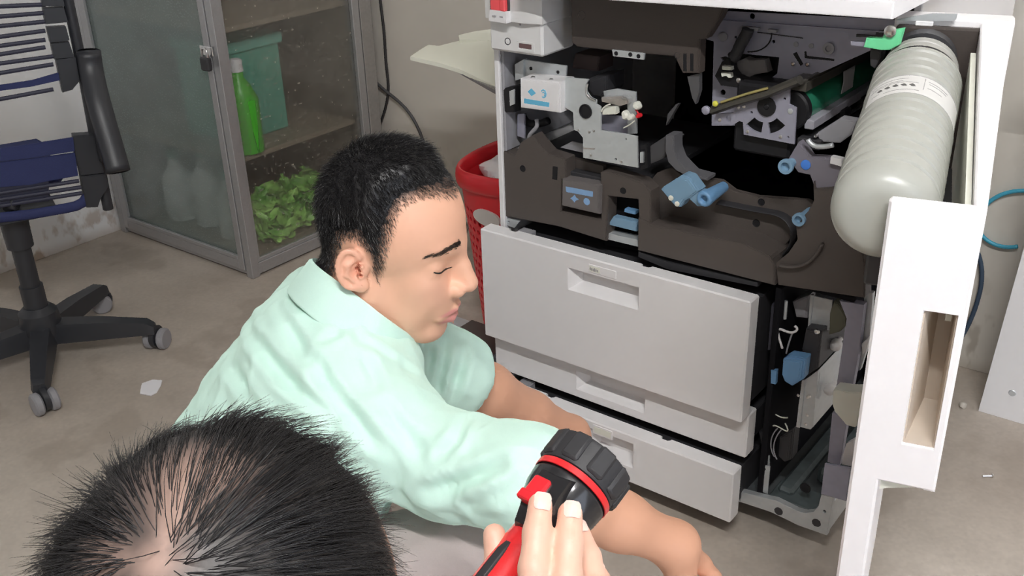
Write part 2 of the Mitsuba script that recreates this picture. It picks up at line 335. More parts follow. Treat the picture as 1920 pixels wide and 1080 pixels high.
# ---------------------------------------------------------------- swivel chair at the left
tag('office_chair', 'navy and black strap-back swivel chair on castors beside the white wall', 'chair')
hub = V(-1.128, -.346, 0); cl = V(.37, .93, 0); cl /= np.linalg.norm(cl); cf = V(.929, -.369, 0); UP = V(0, 0, 1)
CH = mat('chair_black', (.026, .028, .034), .42); NAVY = mat('navy_fabric', speck((.022, .030, .105), .25, 900), .8); STRAP = mat('navy_strap', (.024, .026, .05), .6)
part('office_chair', 'gas_column', lathe([(0, .027), (.10, .027), (.101, .022), (.20, .022), (.202, .03), (.30, .032)], hub+.10*UP, UP, 24), CH)
part('office_chair', 'hub', lathe([(0, .042), (.03, .05), (.075, .045), (.09, .03)], hub+.055*UP, UP, 24), CH)
for i, a in enumerate(np.radians([-32, 43, 116, 188, 260])):
    d = V(math.cos(a), math.sin(a), 0); s = np.cross(UP, d)
    P = []
    for r, zz, w_, h_ in ((.02, .10, .030, .05), (.14, .095, .026, .042), (.25, .082, .021, .03), (.268, .07, .016, .02)):
        for ss in (-1, 1):
            for hh in (0, 1): P.append(hub+d*r+s*w_*ss*(.75 if hh else 1)+UP*(zz-h_+h_*hh+(.0 if hh else .0)))
    k = part('office_chair', 'leg', hull(P), CH, 40)
    c = hub+d*.262; sw = V(math.cos(a+.9*i+.4), math.sin(a+.9*i+.4), 0); ax = np.cross(UP, sw)
    cs = part('office_chair', 'castor', cat(cyl(c+UP*.05, c+UP*.068, .008), cyl(c+UP*.034-ax*.006+sw*.008, c+UP*.034+ax*.006+sw*.008, .028, seg=20)), CH, 40)
    for ss in (-1, 1): part(cs, 'wheel', cyl(c+UP*.027+ax*ss*.008+sw*.01, c+UP*.027+ax*ss*.027+sw*.01, .027, seg=20, c=.004), GREYP, 40)
part('office_chair', 'seat_plate', box(-.09, .09, -.07, .07, .385, .412).apply_transform(frame_m(hub, cl, cf, UP)), CH)
bp = hub+.07*cf                                     # the back's plane
def bk(x, y, off=0.): return hit(x, y, bp+off*cf, cf)
def slat(pxs, hh, off=0., th=.004):
    """A strap through photograph points on the back's plane, carried on to the far left post."""
    P = [bk(*p, off) for p in pxs]; d = (P[-1]-P[0])/np.linalg.norm(P[-1]-P[0]); L = bp-.23*cl
    P = [P[0]+d*np.dot(L-P[0], cl)/np.dot(d, cl)]+P
    return tube(P, 0, 8, (th, hh), UP)
part('office_chair', 'seat', moved(box(-.20, .13, -.36, -.03, .42, .455, .012), frame_m(hub, cl, cf, UP)), NAVY)
post = [bk(118, -40, -.012), bk(140, 60, -.012), bk(160, 160, -.012), bk(178, 260, -.012), bk(203, 392, -.012)]
part('office_chair', 'back_post', tube(spline(post, 24), .012, 12), CH, True)
part('office_chair', 'back_post', tube(spline([p-.47*cl*1.0 for p in post], 24), .012, 12), CH, True)
L1, L2 = bk(160, 330)-.235*cl, bk(190, 330)
part('office_chair', 'back_bar', tube([hub+.40*UP-.02*cf, hub+.40*UP+.03*cf, hub+.43*UP+.055*cf, bk(30, 380, -.006)], .018, 10), CH, True)
for y0, y1 in ((12, 8), (31, 23.5), (49, 40), (69, 57), (86, 74), (102, 88), (119, 105), (137, 120), (186, 167)):
    part('office_chair', 'back_strap', slat([(0, y0), (100 if y1 > 100 else 85, y1+.5)], .0046), STRAP)
for i, pxs in enumerate((((77, -14), (116, -14), (122, 12), (80, 12)), ((81, 16), (120, 14), (128, 42), (86, 46)), ((88, 52), (124, 50), (131, 76), (95, 81)), ((96, 82), (130, 79), (140, 108), (102, 111)), ((105, 112), (142, 108), (150, 152), (136, 169), (118, 174)))):
    M = frame_m(bp+.012*cf, cl, UP, cf); Mi = np.linalg.inv(M)
    P = [tuple((Mi@np.r_[bk(*p, .012), 1])[:2]) for p in pxs]
    part('office_chair', 'strap_clip', prism(Polygon(P), M, .024, .003), CH, 40)
def bpanel(pxs, off, depth, c=.003):
    M = frame_m(bp+off*cf, cl, UP, cf); Mi = np.linalg.inv(M)
    return prism(Polygon([tuple((Mi@np.r_[bk(*p, off), 1])[:2]) for p in pxs]), M, depth, c)
part('office_chair', 'lumbar_band', bpanel([(-90, 168), (0, 160), (60, 151), (112, 136), (113, 151), (60, 163), (0, 171), (-90, 180)], .006, .006), NAVY)
part('office_chair', 'back_panel', bpanel([(-120, 297), (0, 279), (70, 269), (140, 258), (142, 284), (70, 295), (0, 303), (-120, 320)], .004, .008), NAVY)
part('office_chair', 'back_panel', bpanel([(-120, 322), (0, 305), (70, 297), (141, 287), (147, 330), (92, 340), (60, 347), (0, 352), (-120, 370)], .004, .008), NAVY)
for a, b in (((0, 362), (148, 339)), ((0, 374), (152, 351)), ((0, 386), (154, 362))):
    part('office_chair', 'lower_strap', slat([a, b], .0048, .003), STRAP)
part('office_chair', 'lower_band', bpanel([(-120, 402), (0, 388), (92, 378), (92, 336), (60, 343), (0, 350), (-120, 366)], .001, .005), STRAP)
part('office_chair', 'lower_edge', tube(spline([bp-.24*cl+UP*bk(0, 405)[2]-UP*.03, bk(0, 408), bk(60, 401), (bk(120, 391)), bk(155, 380), bk(164, 368)], 24), 0, 10, (.008, .012), UP), NAVY, True)
part('office_chair', 'side_clip', bpanel([(138, 255), (180, 252), (188, 290), (196, 325), (152, 330), (142, 290)], .014, .03, .004), CH)
part('office_chair', 'side_clip', bpanel([(152, 331), (198, 326), (205, 349), (190, 372), (184, 389), (163, 390), (156, 356)], .014, .03, .004), CH)
ar = [bk(166, 96, .02), bk(170, 125, .02), bk(183, 185, .06), bk(205, 262, .10), bk(222, 322, .13)]
part('office_chair', 'armrest', tube(spline(ar, 24), 0, 14, (.018, .026), cl), CH, True)
part('office_chair', 'arm_bracket', tube(spline([bk(152, 100, -.005), bk(163, 150, 0), bk(178, 205, .01), bk(190, 260, .02), bk(198, 300, .02)], 16), 0, 10, (.012, .014), cl), CH, True)

# ---------------------------------------------------------------- small things round the room
tag('laundry_basket', 'red plastic basket with round holes standing left of the copier', 'basket')
bc, rb, rt, bh = V(-.215, .50, 0), .155, .195, .405
W2 = 2*np.pi*.2; nx, nz = 56, 14
holes = [Point((i+.5+.5*(j % 2))*W2/nx, .035+j*.0235).buffer(.0068, 2) for i in range(nx) for j in range(nz)]
sheet = Polygon([(0, 0), (W2, 0), (W2, bh), (0, bh)]).difference(unary_union([h for h in holes if h.bounds[2] < W2-.004 and h.bounds[0] > .004]))
bm_ = tm(mf_ex(sheet, .003).refine_to_length(.03)); v = bm_.vertices.copy()
an = v[:, 0]/W2*2*np.pi; rr = rb+(rt-rb)*v[:, 1]/bh+v[:, 2]
bm_.vertices = np.c_[bc[0]+rr*np.cos(an), bc[1]+rr*np.sin(an), .004+v[:, 1]]; bm_.invert() if bm_.volume < 0 else None
part('laundry_basket', 'wall', bm_, RED, 30)
part('laundry_basket', 'base', cyl(bc+UP*.003, bc+UP*.009, rb+.002, seg=48), RED)
rim = [(bc[0]+(rt+.006)*math.cos(a), bc[1]+(rt+.006)*math.sin(a), bh+.028*math.sin(a-.2)**2) for a in np.linspace(0, 2*np.pi, 49)]
part('laundry_basket', 'rim', tube(rim, 0, 10, (.009, .024), UP), RED, True)
hd = bc+(rt-.006)*V(-.10, -.995, 0)+UP*.350
part('laundry_basket', 'grip_plate', moved(prism(Point(0, 0).buffer(.5, 12), np.eye(4), 1), frame_m(hd+V(-.10, -.995, 0)*.008, V(.995, -.10, 0)*.085, UP*.04, V(-.10, -.995, 0)*.006)), mat('grey_grip', (.55, .52, .5), .5))
# crumpled clear bag
bag = trimesh.creation.icosphere(4, .15); bv = bag.vertices.copy()
bv *= (.8+.75*meshkit.fbm(bv*16+5, 3)[:, None]-.3*meshkit.noise(bv*34)[:, None]); bag.vertices = bv*V(.92, .92, .62)+bc+UP*.355
add('plastic_bag', bag, mat('bag_film', (.72, .71, .74), .25), 25, 'crumpled whitish plastic bag lying in the red basket', 'bag')
def cable(key, px, y, r, m, lab_, n=50):
    add(key, tube(spline([at(a, b, 1, y) for a, b in px], n), r, 8), m, True, lab_, 'cable')
CAB = mat('cable_black', (.03, .03, .032), .5)
cable('cable', [(706, -160), (710, -60), (713, 0), (720, 60), (724, 120), (728, 165), (722, 205), (706, 250), (690, 300)], .852, .0042, CAB, 'thin black cable hanging straight down the back wall beside the cabinet')
cable('cable_001', [(655, -160), (660, -60), (665, 20), (672, 80), (690, 135), (725, 172), (762, 205), (790, 255), (800, 300)], .842, .0048, mat('cable_grey', (.07, .07, .075), .5), 'dark grey cable curving right across the back wall behind the man')
cable('cable_002', [(1990, 372), (1930, 358), (1890, 361), (1856, 378), (1836, 408), (1838, 436), (1858, 455), (1884, 463), (1908, 462)], .848, .0045, mat('cable_blue', (.06, .36, .52), .4), 'light blue cable looped on the wall at the right above the desk side')
cable('cable_003', [(1815, 440), (1834, 475), (1841, 515), (1834, 560), (1815, 610), (1790, 650)], .85, .005, mat('cable_navy', (.05, .08, .13), .5), 'dark blue cable hanging behind the open copier door')
# white desk at the right edge
tag('white_desk', 'white desk with a plain side panel at the right edge of the picture', 'desk')
hq = at(1898, 737, 1, .69)
P = Polygon([(.80, 0), (1.42, 0), (1.385, .72), (.842, .72)]).difference(Point(hq[0], hq[2]).buffer(.006, 10))
part('white_desk', 'side_panel', prism(P, MY(.69), .02, .0015), WHITE)
part('white_desk', 'back_panel', box(.83, 1.36, .711, .725, .01, .72), WHITE)
part('white_desk', 'grommet', lathe([(0, .0062), (.002, .0085), (.003, .0062), (.016, .006)], (hq[0], .6885, hq[2]), (0, 1, 0), 16), STEEL)
part('white_desk', 'top', box(.81, 1.44, .66, .84, .72, .745), WHITE)
# scraps on the floor
pp = [at(a, b, 2, .0015) for a, b in ((262, 738), (266, 719), (286, 712), (304, 713), (302, 722), (294, 736), (283, 742))]
ps = prism(Polygon([tuple(p[:2]) for p in pp]), frame_m((0, 0, .002), (1, 0, 0), (0, 1, 0), (0, 0, 1)), .0012)
add('paper_scrap', ps, mat('paper', (.78, .78, .82), .7), False, 'small torn scrap of white paper on the bare floor', 'paper')
def screw(key, px, lab_):
    p = at(*px, 2, .004); d = V(.8, .6, .0)
    tag(key, lab_, 'screw'); part(key, 'shaft', cyl(p-d*.010, p+d*.008, .0022, seg=8), CHROME); part(key, 'head', lathe([(0, .0045), (.002, .004), (.003, .002)], p+d*.008, d, 12), CHROME)
screw('screw', (1852, 892), 'small loose screw on the floor right of the copier door')
st = trimesh.creation.icosphere(1, .008); st.vertices *= .8+.5*meshkit.noise(st.vertices*160)[:, None]; st.apply_translation(at(1806, 760, 2, .006))
add('pebble', st, 'mat_back_wall', False, 'small crumb of mortar on the floor by the desk side', 'pebble')
# ---------------------------------------------------------------- the photocopier
PC = tag('photocopier', 'large white office photocopier with its front cover removed and one door swung open', 'photocopier')
def pp_(name, mesh, m, smooth=35, label=None, par=PC): return part(par, name, mesh, m, smooth, label)
def z3(*p): return zm(900, 0, 3.2717, *p)
def z4(*p): return zm(1220, 0, 3.272, *p)
def z6(*p): return zm(900, 220, 3.176, *p)
def z7(*p): return zm(1200, 220, 3.176, *p)
def y5(*p): return zm(1420, 540, 4.1545, *p)
def y6(*p): return zm(1400, 760, 4.154, *p)
def b3(*p): return zm(1300, 20, 4.909, *p)
def b4(*p): return zm(1460, 20, 3.8577, *p)
def stud(px, y, r, h, m, name='screw', par=PC, prof=None):
    q = at(*px, 1, y); pr = prof or [(0, r), (h*.7, r), (h, r*.6)]
    return part(par, name, lathe(pr, q, (0, -1, 0), 16), m)
def pit(px, y, r, par=PC, name='hole'):      # a blind hole: dark lined cup with a rim
    q = at(*px, 1, y); return part(par, name, lathe([(-.004, r*.8), (.0002, r*.82), (.0006, r), (-.0001, r*1.02)], q, (0, -1, 0), 18), BLACK)

mat('duct_grey', (.07, .07, .075), .5)
# shell
pp_('left_side_panel', box(.014, .025, .045, .74, .062, .95), WHITE)
pp_('right_side_panel', box(.703, .715, .16, .74, .50, .95), WHITE)
pp_('back_panel', box(.026, .703, .70, .74, .062, .95), CAVITY)
pp_('inner_deck', box(.026, .700, .075, .70, .492, .502), CAVITY)
pp_('inner_partition', box(.574, .584, .062, .70, .075, .49), CAVITY)
pp_('cavity_ceiling', box(.026, .700, .13, .70, .925, .935), CAVITY)
pp_('top_shelf', prism([(.13, .9375), (.735, .955), (.735, .978), (.13, .961)], MY(-.034), .73, .003), DOORW)
pp_('base_pan', box(.02, .710, .064, .74, .052, .066), mat('pan_grey', speck((.07, .08, .085), .2, 40), .6))
bar = zm(1300, 860, 6, (530, 370), (850, 455), (930, 470), (1030, 520), (1170, 590), (1260, 612), (1350, 600), (1405, 540), (1440, 400), (1572, 430), (1500, 865), (1180, 752), (870, 602), (530, 490))
pp_('base_front_bar', plate(bar, .05, .012, .001, discs=[(1300+1475/6, 860+595/6, .0028)]), STEEL)
pp_('base_front_bar', plate([(930, 790), (1384, 920), (1388, 942), (930, 806)], .052, .010), STEEL)
pp_('base_side_bar', cat(box(.699, .7115, .062, .70, .052, .112)), STEEL)
for p in ((960, 590), (1385, 720)): stud((1300+p[0]/6, 860+p[1]/6), .0502, .008, .0012, DARK, 'plug_or_hole_disc')  # dark discs paint in the darkness of two holes
for x in (.08, .62):
    for y in (.14, .64):
        k = pp_('castor', cat(cyl((x, y, .024), (x, y, .052), .012), box(x-.014, x+.014, y-.012, y+.012, .026, .05)), DARK)
        part(k, 'wheel', cyl((x-.01, y, .0245), (x+.01, y, .0245), .0235, seg=20), BLACK)
# pan interior
pn = mat('pan_inner', speck((.075, .095, .10), .3, 60), .55)
pp_('pan_ridge', box(.60, .63, .09, .5, .066, .085, .006), pn); pp_('pan_ridge', box(.645, .692, .16, .5, .066, .10, .008), pn)
pp_('pan_ridge', box(.592, .69, .07, .13, .066, .074, .004), pn); pit((1510, 915), .085, .010)

# upper left control head
HW = mat('head_plastic', (.60, .60, .60), .42)
ch_ = pp_('control_head', cat(moved(prism([(.026, 0), (.112, -.008), (.147, 0), (.147, .10), (.026, .10)], frame_m((0, .012, 1.02), (1, 0, 0), (0, 1, 0), (0, 0, 1)), .138, .002), np.eye(4)),
    box(.030, .144, .016, .112, .826, .884, .004)), HW)
q = at(941, 8, 1, .010)
part(ch_, 'switch_window', box(q[0]-.021, q[0]+.020, .003, .014, q[2]-.012, q[2]+.07, .001), DARK)
part(ch_, 'rocker_switch', cat(box(q[0]-.017, q[0]+.006, -.002, .012, q[2]-.009, q[2]+.06, .002), box(q[0]+.006, q[0]+.017, -.005, .012, q[2]-.009, q[2]+.06, .002)), mat('red_switch', (.72, .08, .09), .3), label='red rocker switch')
q = at(939, 29, 1, .004)
k = part(ch_, 'label_plate', hull([(q[0]-.019-a*.003, y, q[2]+z) for a, z in ((0, .009), (1, -.010)) for y in (-.002, .012)]+[(q[0]+.019, y, q[2]+z) for z in (.009, -.010) for y in (-.006, .012)]), WHITE)
for dx in (-.011, .005): part(k, 'print', box(q[0]+dx, q[0]+dx+.007, -.0062, -.0035, q[2]-.001, q[2]+.001, .0003), GREYP)
pit((952, 77.5), .016, .0062, ch_)
q = at(985, 87, 1, .016); part(ch_, 'slot', cat(box(q[0]-.014, q[0]+.014, .0152, .018, q[2]-.0045, q[2]+.0045, .002)), mat('slot_brown', (.12, .07, .07), .5))
part(ch_, 'slot_rim', prism(Polygon([(q[0]-.018, q[2]-.008), (q[0]+.017, q[2]-.006), (q[0]+.017, q[2]+.006), (q[0]-.018, q[2]+.006)]).buffer(.002).difference(Polygon([(q[0]-.013, q[2]-.004), (q[0]+.013, q[2]-.004), (q[0]+.013, q[2]+.004), (q[0]-.013, q[2]+.004)]).buffer(.001)), MY(.0148), .003), HW)
stud((975.5, 46), .012, .0018, .001, GREYP, 'pin', ch_)

# upper brown cover
uc = z3((552, -60), (556, 100), (560, 262), (592, 288), (810, 312), (1010, 332), (1190, 347), (1240, 452), (1342, 452), (1350, 245), (1388, 238), (1470, 110), (1490, 60), (1510, -60))
k = pp_('upper_cover', plate(uc, .05, .02, .004), BROWN)
for p in z3((625, 92), (1210, 340)): pit(p, .0505, .0075 if p[0] < 1150 else .005, k)
for p in z3((1258, 400), (1300, 400)): part(k, 'slot', plate([(p[0]-4, p[1]-22), (p[0]+3, p[1]-22), (p[0]+3, p[1]+12), (p[0]-4, p[1]+11)], .0495, .002), BLACK)
k = pp_('sensor_bracket', plate(z3((808, 305), (1008, 328), (1003, 368), (815, 345)), .046, .004), STEEL)
for p in z3((835, 328), (922, 335), (972, 345)): pit(p, .0458, .0035, k)
pp_('guide_post', plate(z3((1270, 470), (1345, 450), (1345, 560), (1320, 640), (1300, 600)), .06, .01), 'mat_duct_grey')
pp_('guide_post', plate(z3((1200, 640), (1215, 640), (1170, 720), (1140, 770), (1150, 700)), .10, .01), 'mat_duct_grey')

# left bay: brackets, white unit with blue print, notched steel plate
pp_('bay_wall', box(.026, .032, .05, .5, .63, .83), GREYP)
k = pp_('bay_bracket', cat(plate(z3((265, 365), (530, 405), (525, 500), (265, 480)), .075, .004), plate(z3((212, 395), (265, 365), (265, 480), (215, 495)), .07, .012)), STEEL)
for p in z3((312, 420), (478, 442)): pit(p, .0746, .003, k)
pp_('bay_bracket', plate(z3((228, 700), (272, 700), (272, 850), (228, 835)), .075, .004), STEELV)
k = pp_('lever_unit', plate(z3((243, 482), (490, 505), (488, 695), (246, 662)), .030, .044, .004), WHITE)
M = MY(.0296)
def face(px, y=.0296): return Polygon(front(px, y)).buffer(0)
part(k, 'print', prism(face(z3((270, 604), (425, 630), (423, 657), (270, 633))), M, .0005), PRINT)
part(k, 'print', prism(face(z3((315, 542), (342, 572), (316, 590), (292, 562))), M, .0005), PRINT)
a = at(*z3((390, 575))[0], 1, .0296)
part(k, 'print', tube([(a[0]+.0052*math.cos(t), .0296, a[2]+.0068*math.sin(t)) for t in np.linspace(2.6, -2.2, 16)], .0009, 6), PRINT)
part(k, 'print', tube([(a[0]+.0028*math.cos(t), .0296, a[2]-.001+.0035*math.sin(t)) for t in np.linspace(2.4, -1.2, 10)], .0008, 6), PRINT)
for p in z3((325, 474), (437, 488)):
    q = at(*p, 1, .045); part(k, 'screw', lathe([(0, .004), (.003, .004), (.004, .002)], q+V(0, 0, -.002), (0, 0, 1), 12), CHROME)
k = pp_('latch', plate(z3((135, 545), (208, 530), (210, 690), (145, 690)), .05, .02, .003), BLACK)
part(k, 'latch_tab', plate(z3((178, 560), (208, 548), (208, 640), (182, 650)), .046, .004), STEEL)
np_ = z3((525, 475), (665, 488), (650, 515), (652, 560), (680, 600), (712, 614), (712, 640), (738, 655), (740, 800), (905, 825), (962, 838), (968, 1030), (632, 968), (630, 845), (600, 808), (575, 797), (570, 690), (505, 650), (508, 510))
PLT = mat('notched_plate', speck((.50, .53, .54), .06, 100), .45, metallic=.3)
k = pp_('notched_plate', plate(np_, .046, .004, .0007, discs=[(900+648/3.272, 683/3.272, .0115), (900+895/3.272, 855/3.272, .0016), (900+832/3.272, 978/3.272, .0022)]), PLT)
q = at(*z3((648, 683))[0], 1, .045); part(k, 'hole_shade', lathe([(-.004, .0105), (.0015, .0108), (.002, .0125), (-.0005, .0128)], q, (0, -1, 0), 24), BLACK)  # blackened disc paints the darkness inside the plate hole
part(k, 'flange', plate(z3((632, 905), (705, 910), (702, 918), (634, 914)), .0445, .003), CHROME)
part(k, 'flange', tube([at(*p, 1, .0445) for p in z3((660, 515), (652, 545), (655, 580), (680, 604), (708, 616))], .0018, 8), CHROME, True)
for p in z3((605, 797), (672, 808), (680, 950), (868, 990), (700, 800)): stud(p, .0455, .0022, .0015, CHROME, par=k)
k = pp_('sensor_box', cat(plate(z3((755, 560), (835, 545), (955, 565), (960, 820), (905, 822), (902, 600), (760, 590)), .07, .004)), STEEL)
part(k, 'coil', plate(z3((735, 600), (860, 592), (900, 612), (898, 640), (850, 655), (740, 628)), .052, .02, .006), CHROME, 60)
part(k, 'connector', plate(z3((748, 662), (832, 655), (832, 702), (750, 705)), .05, .012), IVORY)
part(k, 'back_plate', plate(z3((742, 700), (915, 720), (915, 825), (742, 795)), .075, .004), STEELV)
for c, rr in (((905, 705), 24), ((935, 715), 20), ((980, 650), 18), ((972, 640), 22), ((900, 690), 18), ((985, 705), 14)):
    stud(z3(c)[0], .05, rr/3.27*.00088, .012, IVORY if rr != 14 else RED, 'connector', k)
part(k, 'wire', tube(spline([at(*p, 1, .046) for p in z3((800, 640), (760, 660), (745, 685))], 10), .0014, 6), IVORY, True)
part(k, 'wire', tube(spline([at(*p, 1, .046) for p in z3((950, 740), (910, 770), (880, 785))], 10), .0012, 6), IVORY, True)
part(k, 'wire', tube(spline([at(*p, 1, .046) for p in z3((975, 720), (968, 690), (955, 672))], 10), .0016, 6), RED, True)
pp_('roller_housing', plate(z3((580, 330), (730, 350), (720, 440), (560, 420)), .12, .05, .004), mat('dim_brown', (.05, .035, .035), .6))
pp_('roller_housing', plate(z3((668, 480), (770, 470), (772, 560), (740, 600), (690, 590), (662, 550)), .09, .06, .006), DARK)
k = pp_('catch', plate(z3((985, 890), (1025, 885), (1030, 1030), (985, 1045), (985, 1020), (1010, 1010), (1010, 915), (985, 918)), .035, .01, .001), BLACK)
part(k, 'catch_tab', plate(z3((980, 935), (1000, 935), (1000, 1000), (980, 1000)), .037, .006), STEEL)
pp_('duct', plate(z3((1030, 905), (1130, 840), (1185, 860), (1120, 975), (1040, 1010)), .09, .04, .004), 'mat_duct_grey')
pp_('wire_loom', tube(spline([at(*p, 1, .07) for p in z3((345, 730), (350, 770), (320, 810), (300, 850))], 12), .004, 8), GREYP, True)
pp_('wire_loom', tube(spline([at(*p, 1, .09) for p in z3((260, 700), (285, 745), (350, 760), (420, 740))], 12), .007, 8), BLACK, True)
pp_('bay_floor', box(.03, .30, .065, .45, .600, .612), DARK)
pp_('bay_floor_strip', plate(z3((490, 905), (560, 870), (640, 885), (640, 940)), .085, .004), GREYP)

# cavity rim and lower brown cover
RIM = mat('rim_grey', (.11, .11, .12), .5)
pp_('cavity_rim', plate(z7((150, 108), (200, 112), (202, 195), (226, 258), (300, 335), (400, 362), (398, 380), (285, 356), (212, 318), (165, 268), (148, 200)), .078, .03, .003), RIM)
COV = mat('brown_cover', speck((.072, .061, .056), .10, 900), .5)
left = z6((135, 200), (205, 225), (242, 150), (310, 108), (400, 215), (510, 250), (512, 380), (488, 372), (485, 535), (480, 560), (720, 610), (716, 328), (755, 322), (960, 385), (1015, 440), (1018, 640), (945, 600), (940, 490), (765, 470), (750, 740), (470, 652), (150, 590))
cov = pp_('lower_cover', plate(left, .05, .03, .003), COV)
for p, r in (((255, 305), .0062), ((852, 437), .0058)): pit(z6(p)[0], .0498, r, cov)
part(cov, 'slot', plate(z6((432, 290), (462, 296), (458, 375), (428, 368)), .0492, .003), BLACK)
pp_('cover_recess', plate(z6((510, 235), (735, 290), (735, 420), (510, 380)), .085, .01), COV)
pp_('cover_recess', plate(z6((740, 330), (1000, 400), (1000, 420), (740, 420)), .075, .01), COV)
blk = z6((945, 600), (1018, 640))+z7((640, 760), (770, 830), (800, 880), (800, 1003), (-16, 793))+z6((938, 780), (940, 600))
pp_('lower_cover', plate(blk, .046, .03, .003), COV)
# shelf behind the block and the recessed wall above it
sh_ = [at(*p, 1, .05) for p in z6((1018, 640))+z7((640, 760), (790, 840))]
pp_('cover_shelf', hull([tuple(p+V(0, dy, dz)) for p in sh_ for dy in (0, .07) for dz in (-.012, -.001)]), COV)
rw = z7((60, 380), (100, 330), (190, 300), (250, 345), (330, 360), (480, 380), (560, 440), (700, 475), (990, 495), (1035, 520), (1000, 580), (905, 620), (900, 720), (790, 840), (640, 775), (60, 640))
k = pp_('recessed_wall', plate(rw, .11, .012, .002), COV)
for p, r in (((722, 505), .006), ((692, 630), .0066)): pit(z7(p)[0], .1096, r, k)
pp_('recess_rib', tube(spline([at(*p, 1, .10) for p in z7((470, 505), (600, 530), (760, 560), (860, 590), (905, 640), (915, 700), (880, 790), (810, 850))], 30), 0, 10, (.0022, .012), V(0, 1, 0)), DARK, True)
rb = z7((1030, 385), (1040, 430), (1160, 418), (1250, 500), (1345, 890), (1335, 1078), (820, 1000), (806, 870), (880, 810), (935, 730), (925, 640), (1000, 560), (1032, 500))
k = pp_('right_cover', plate(rb, .052, .03, .003), COV)
part(k, 'tray_lip', tube(spline([at(*p, 1, .046) for p in z7((830, 880), (900, 890), (980, 875), (1040, 830), (1085, 755))], 24), 0, 8, (.003, .006), V(0, 1, 0)), COV, True)
part(k, 'tray', plate(z7((920, 760), (1080, 750), (1040, 830), (980, 872), (830, 878)), .054, .006), DARK)
hb = z7((880, 250), (940, 150), (985, 200), (1010, 240), (1120, 245), (1210, 290), (1180, 430), (1040, 425), (1010, 345), (940, 330))
k = pp_('hinge_frame', plate(hb, .06, .02, .003), mat('hinge_grey', (.17, .16, .19), .45))
stud(z7((988, 282))[0], .0598, .0078, .002, mat('blue_dot', (.06, .20, .62), .4), 'blue_button', k)
part(k, 'white_switch', plate(z7((1135, 235), (1200, 250), (1200, 295), (1130, 275)), .05, .012), WHITE)
part(k, 'cable_strip', tube(spline([at(*p, 1, .055) for p in z7((1000, 130), (1030, 165), (1090, 175), (1150, 165))], 14), .004, 8), STEEL, True)
def knob(px, y0, y1, r, m=BLUELT):
    q = at(*px, 1, y0); return pp_('roller_knob', lathe([(-(y1-y0), r*.62), (-.006, r*.62), (-.006, r), (0, r), (0, r*.62), (-.008, r*.55)], q, (0, -1, 0), 24), m, label='pale blue roller knob')
knob(z7((864, 296))[0], .035, .09, .0118); knob(z7((942, 612))[0], .045, .09, .0105)
k = pp_('release_lever', plate(z7((118, 432), (135, 415), (245, 346), (290, 362), (348, 440), (300, 480), (262, 500), (235, 540), (205, 535)), .014, .026, .006), BLUELT, 50, 'pale blue release lever')
q = at(*z7((378, 490))[0], 1, .012); part(k, 'knob', lathe([(-.07, .009), (-.02, .012), (-.004, .0135), (0, .0115), (0, .006), (-.01, .0055)], q, (0, -1, 0), 28), BLUE, True)
part(k, 'web', plate(z7((270, 470), (340, 440), (410, 450), (400, 530), (340, 535)), .02, .018, .004), BLUELT)
for p in z7((185, 480), (222, 515)): stud(p, .0135, .0045, .0018, IVORY, 'peg', k)
k = pp_('lever_module', plate(z6((487, 368), (712, 408), (708, 580), (484, 528)), .040, .03, .004), mat('module_brown', (.13, .12, .12), .5))
M = MY(.0396); LB = mat('module_print', (.20, .34, .55), .5)
part(k, 'print', prism(face(z6((510, 412), (672, 442), (672, 474), (512, 444)), .0396), M, .0005), LB)
part(k, 'print', prism(face(z6((537, 482), (553, 472), (562, 460), (572, 477), (588, 490), (570, 496), (562, 508), (552, 494)), .0396), M, .0005), LB)
a = at(*z6((635, 502))[0], 1, .0396); part(k, 'print', prism(Point(a[0], a[2]).buffer(.0066, 12), M, .0005), LB)
# slot with pale blue and white pads
pp_('slot_back', plate(z6((745, 450), (960, 480), (955, 800), (740, 760)), .088, .008), CAVITY)
pp_('blue_pad', plate(z6((765, 632), (792, 592), (935, 625), (930, 682), (768, 642)), .060, .014, .002), BLUELT)
pp_('blue_pad', plate(z6((860, 545), (925, 560), (922, 580), (858, 565)), .064, .012), BLUE)
pp_('white_pad', plate(z6((762, 690), (940, 730), (940, 772), (760, 728)), .058, .02), STEEL)
pp_('corner_plate', plate(z6((148, 598), (235, 620), (205, 660), (148, 640)), .052, .004, discs=[(900+170/3.176, 220+622/3.176, .002)]), STEEL)
pp_('dark_strip', plate(z7((-10, 800), (150, 860), (700, 985), (700, 1010), (160, 905), (-12, 832)), .05, .02), DARK)

# right bay: plates, drum unit, levers
bpx = [(1353, 20), (1700, 38), (1700, 64), (1656, 84), (1500, 154), (1470, 176), (1440, 236), (1334, 236), (1338, 78), (1324, 74), (1328, 60), (1350, 42)]
win = b3((435, 395), (790, 430), (770, 580), (690, 640), (540, 640), (520, 560), (400, 620), (330, 560), (250, 430), (300, 420), (380, 470))
k = pp_('bay_plate', plate(bpx, .14, .004, .0006, holes=[win], discs=[(x, y, r) for (x, y), r in zip(b3((540, 52), (390, 243), (738, 285), (945, 312), (272, 752)), (.0045, .002, .0025, .0035, .0045))]), STEELV)
part(k, 'fold', plate([(1352, 38), (1700, 62), (1700, 64), (1352, 40)], .134, .006), STEELV)
part(k, 'fold', plate([(1420, 60), (1505, 71), (1505, 72.5), (1420, 61.5)], .138, .003), DARK)
part(k, 'boss', lathe([(0, .0075), (.003, .0075), (.004, .006)], at(*b3((278, 238))[0], 1, .139), (0, -1, 0), 20), GREYP)
part(k, 'boss', lathe([(0, .009), (.004, .009), (.004, .005), (.001, .004)], at(*b4((365, 272))[0], 1, .139), (0, -1, 0), 20), GREYP)
for p in b4((125, 244), (235, 255)): stud(p, .139, .004, .001, GREYP, 'rivet', k)
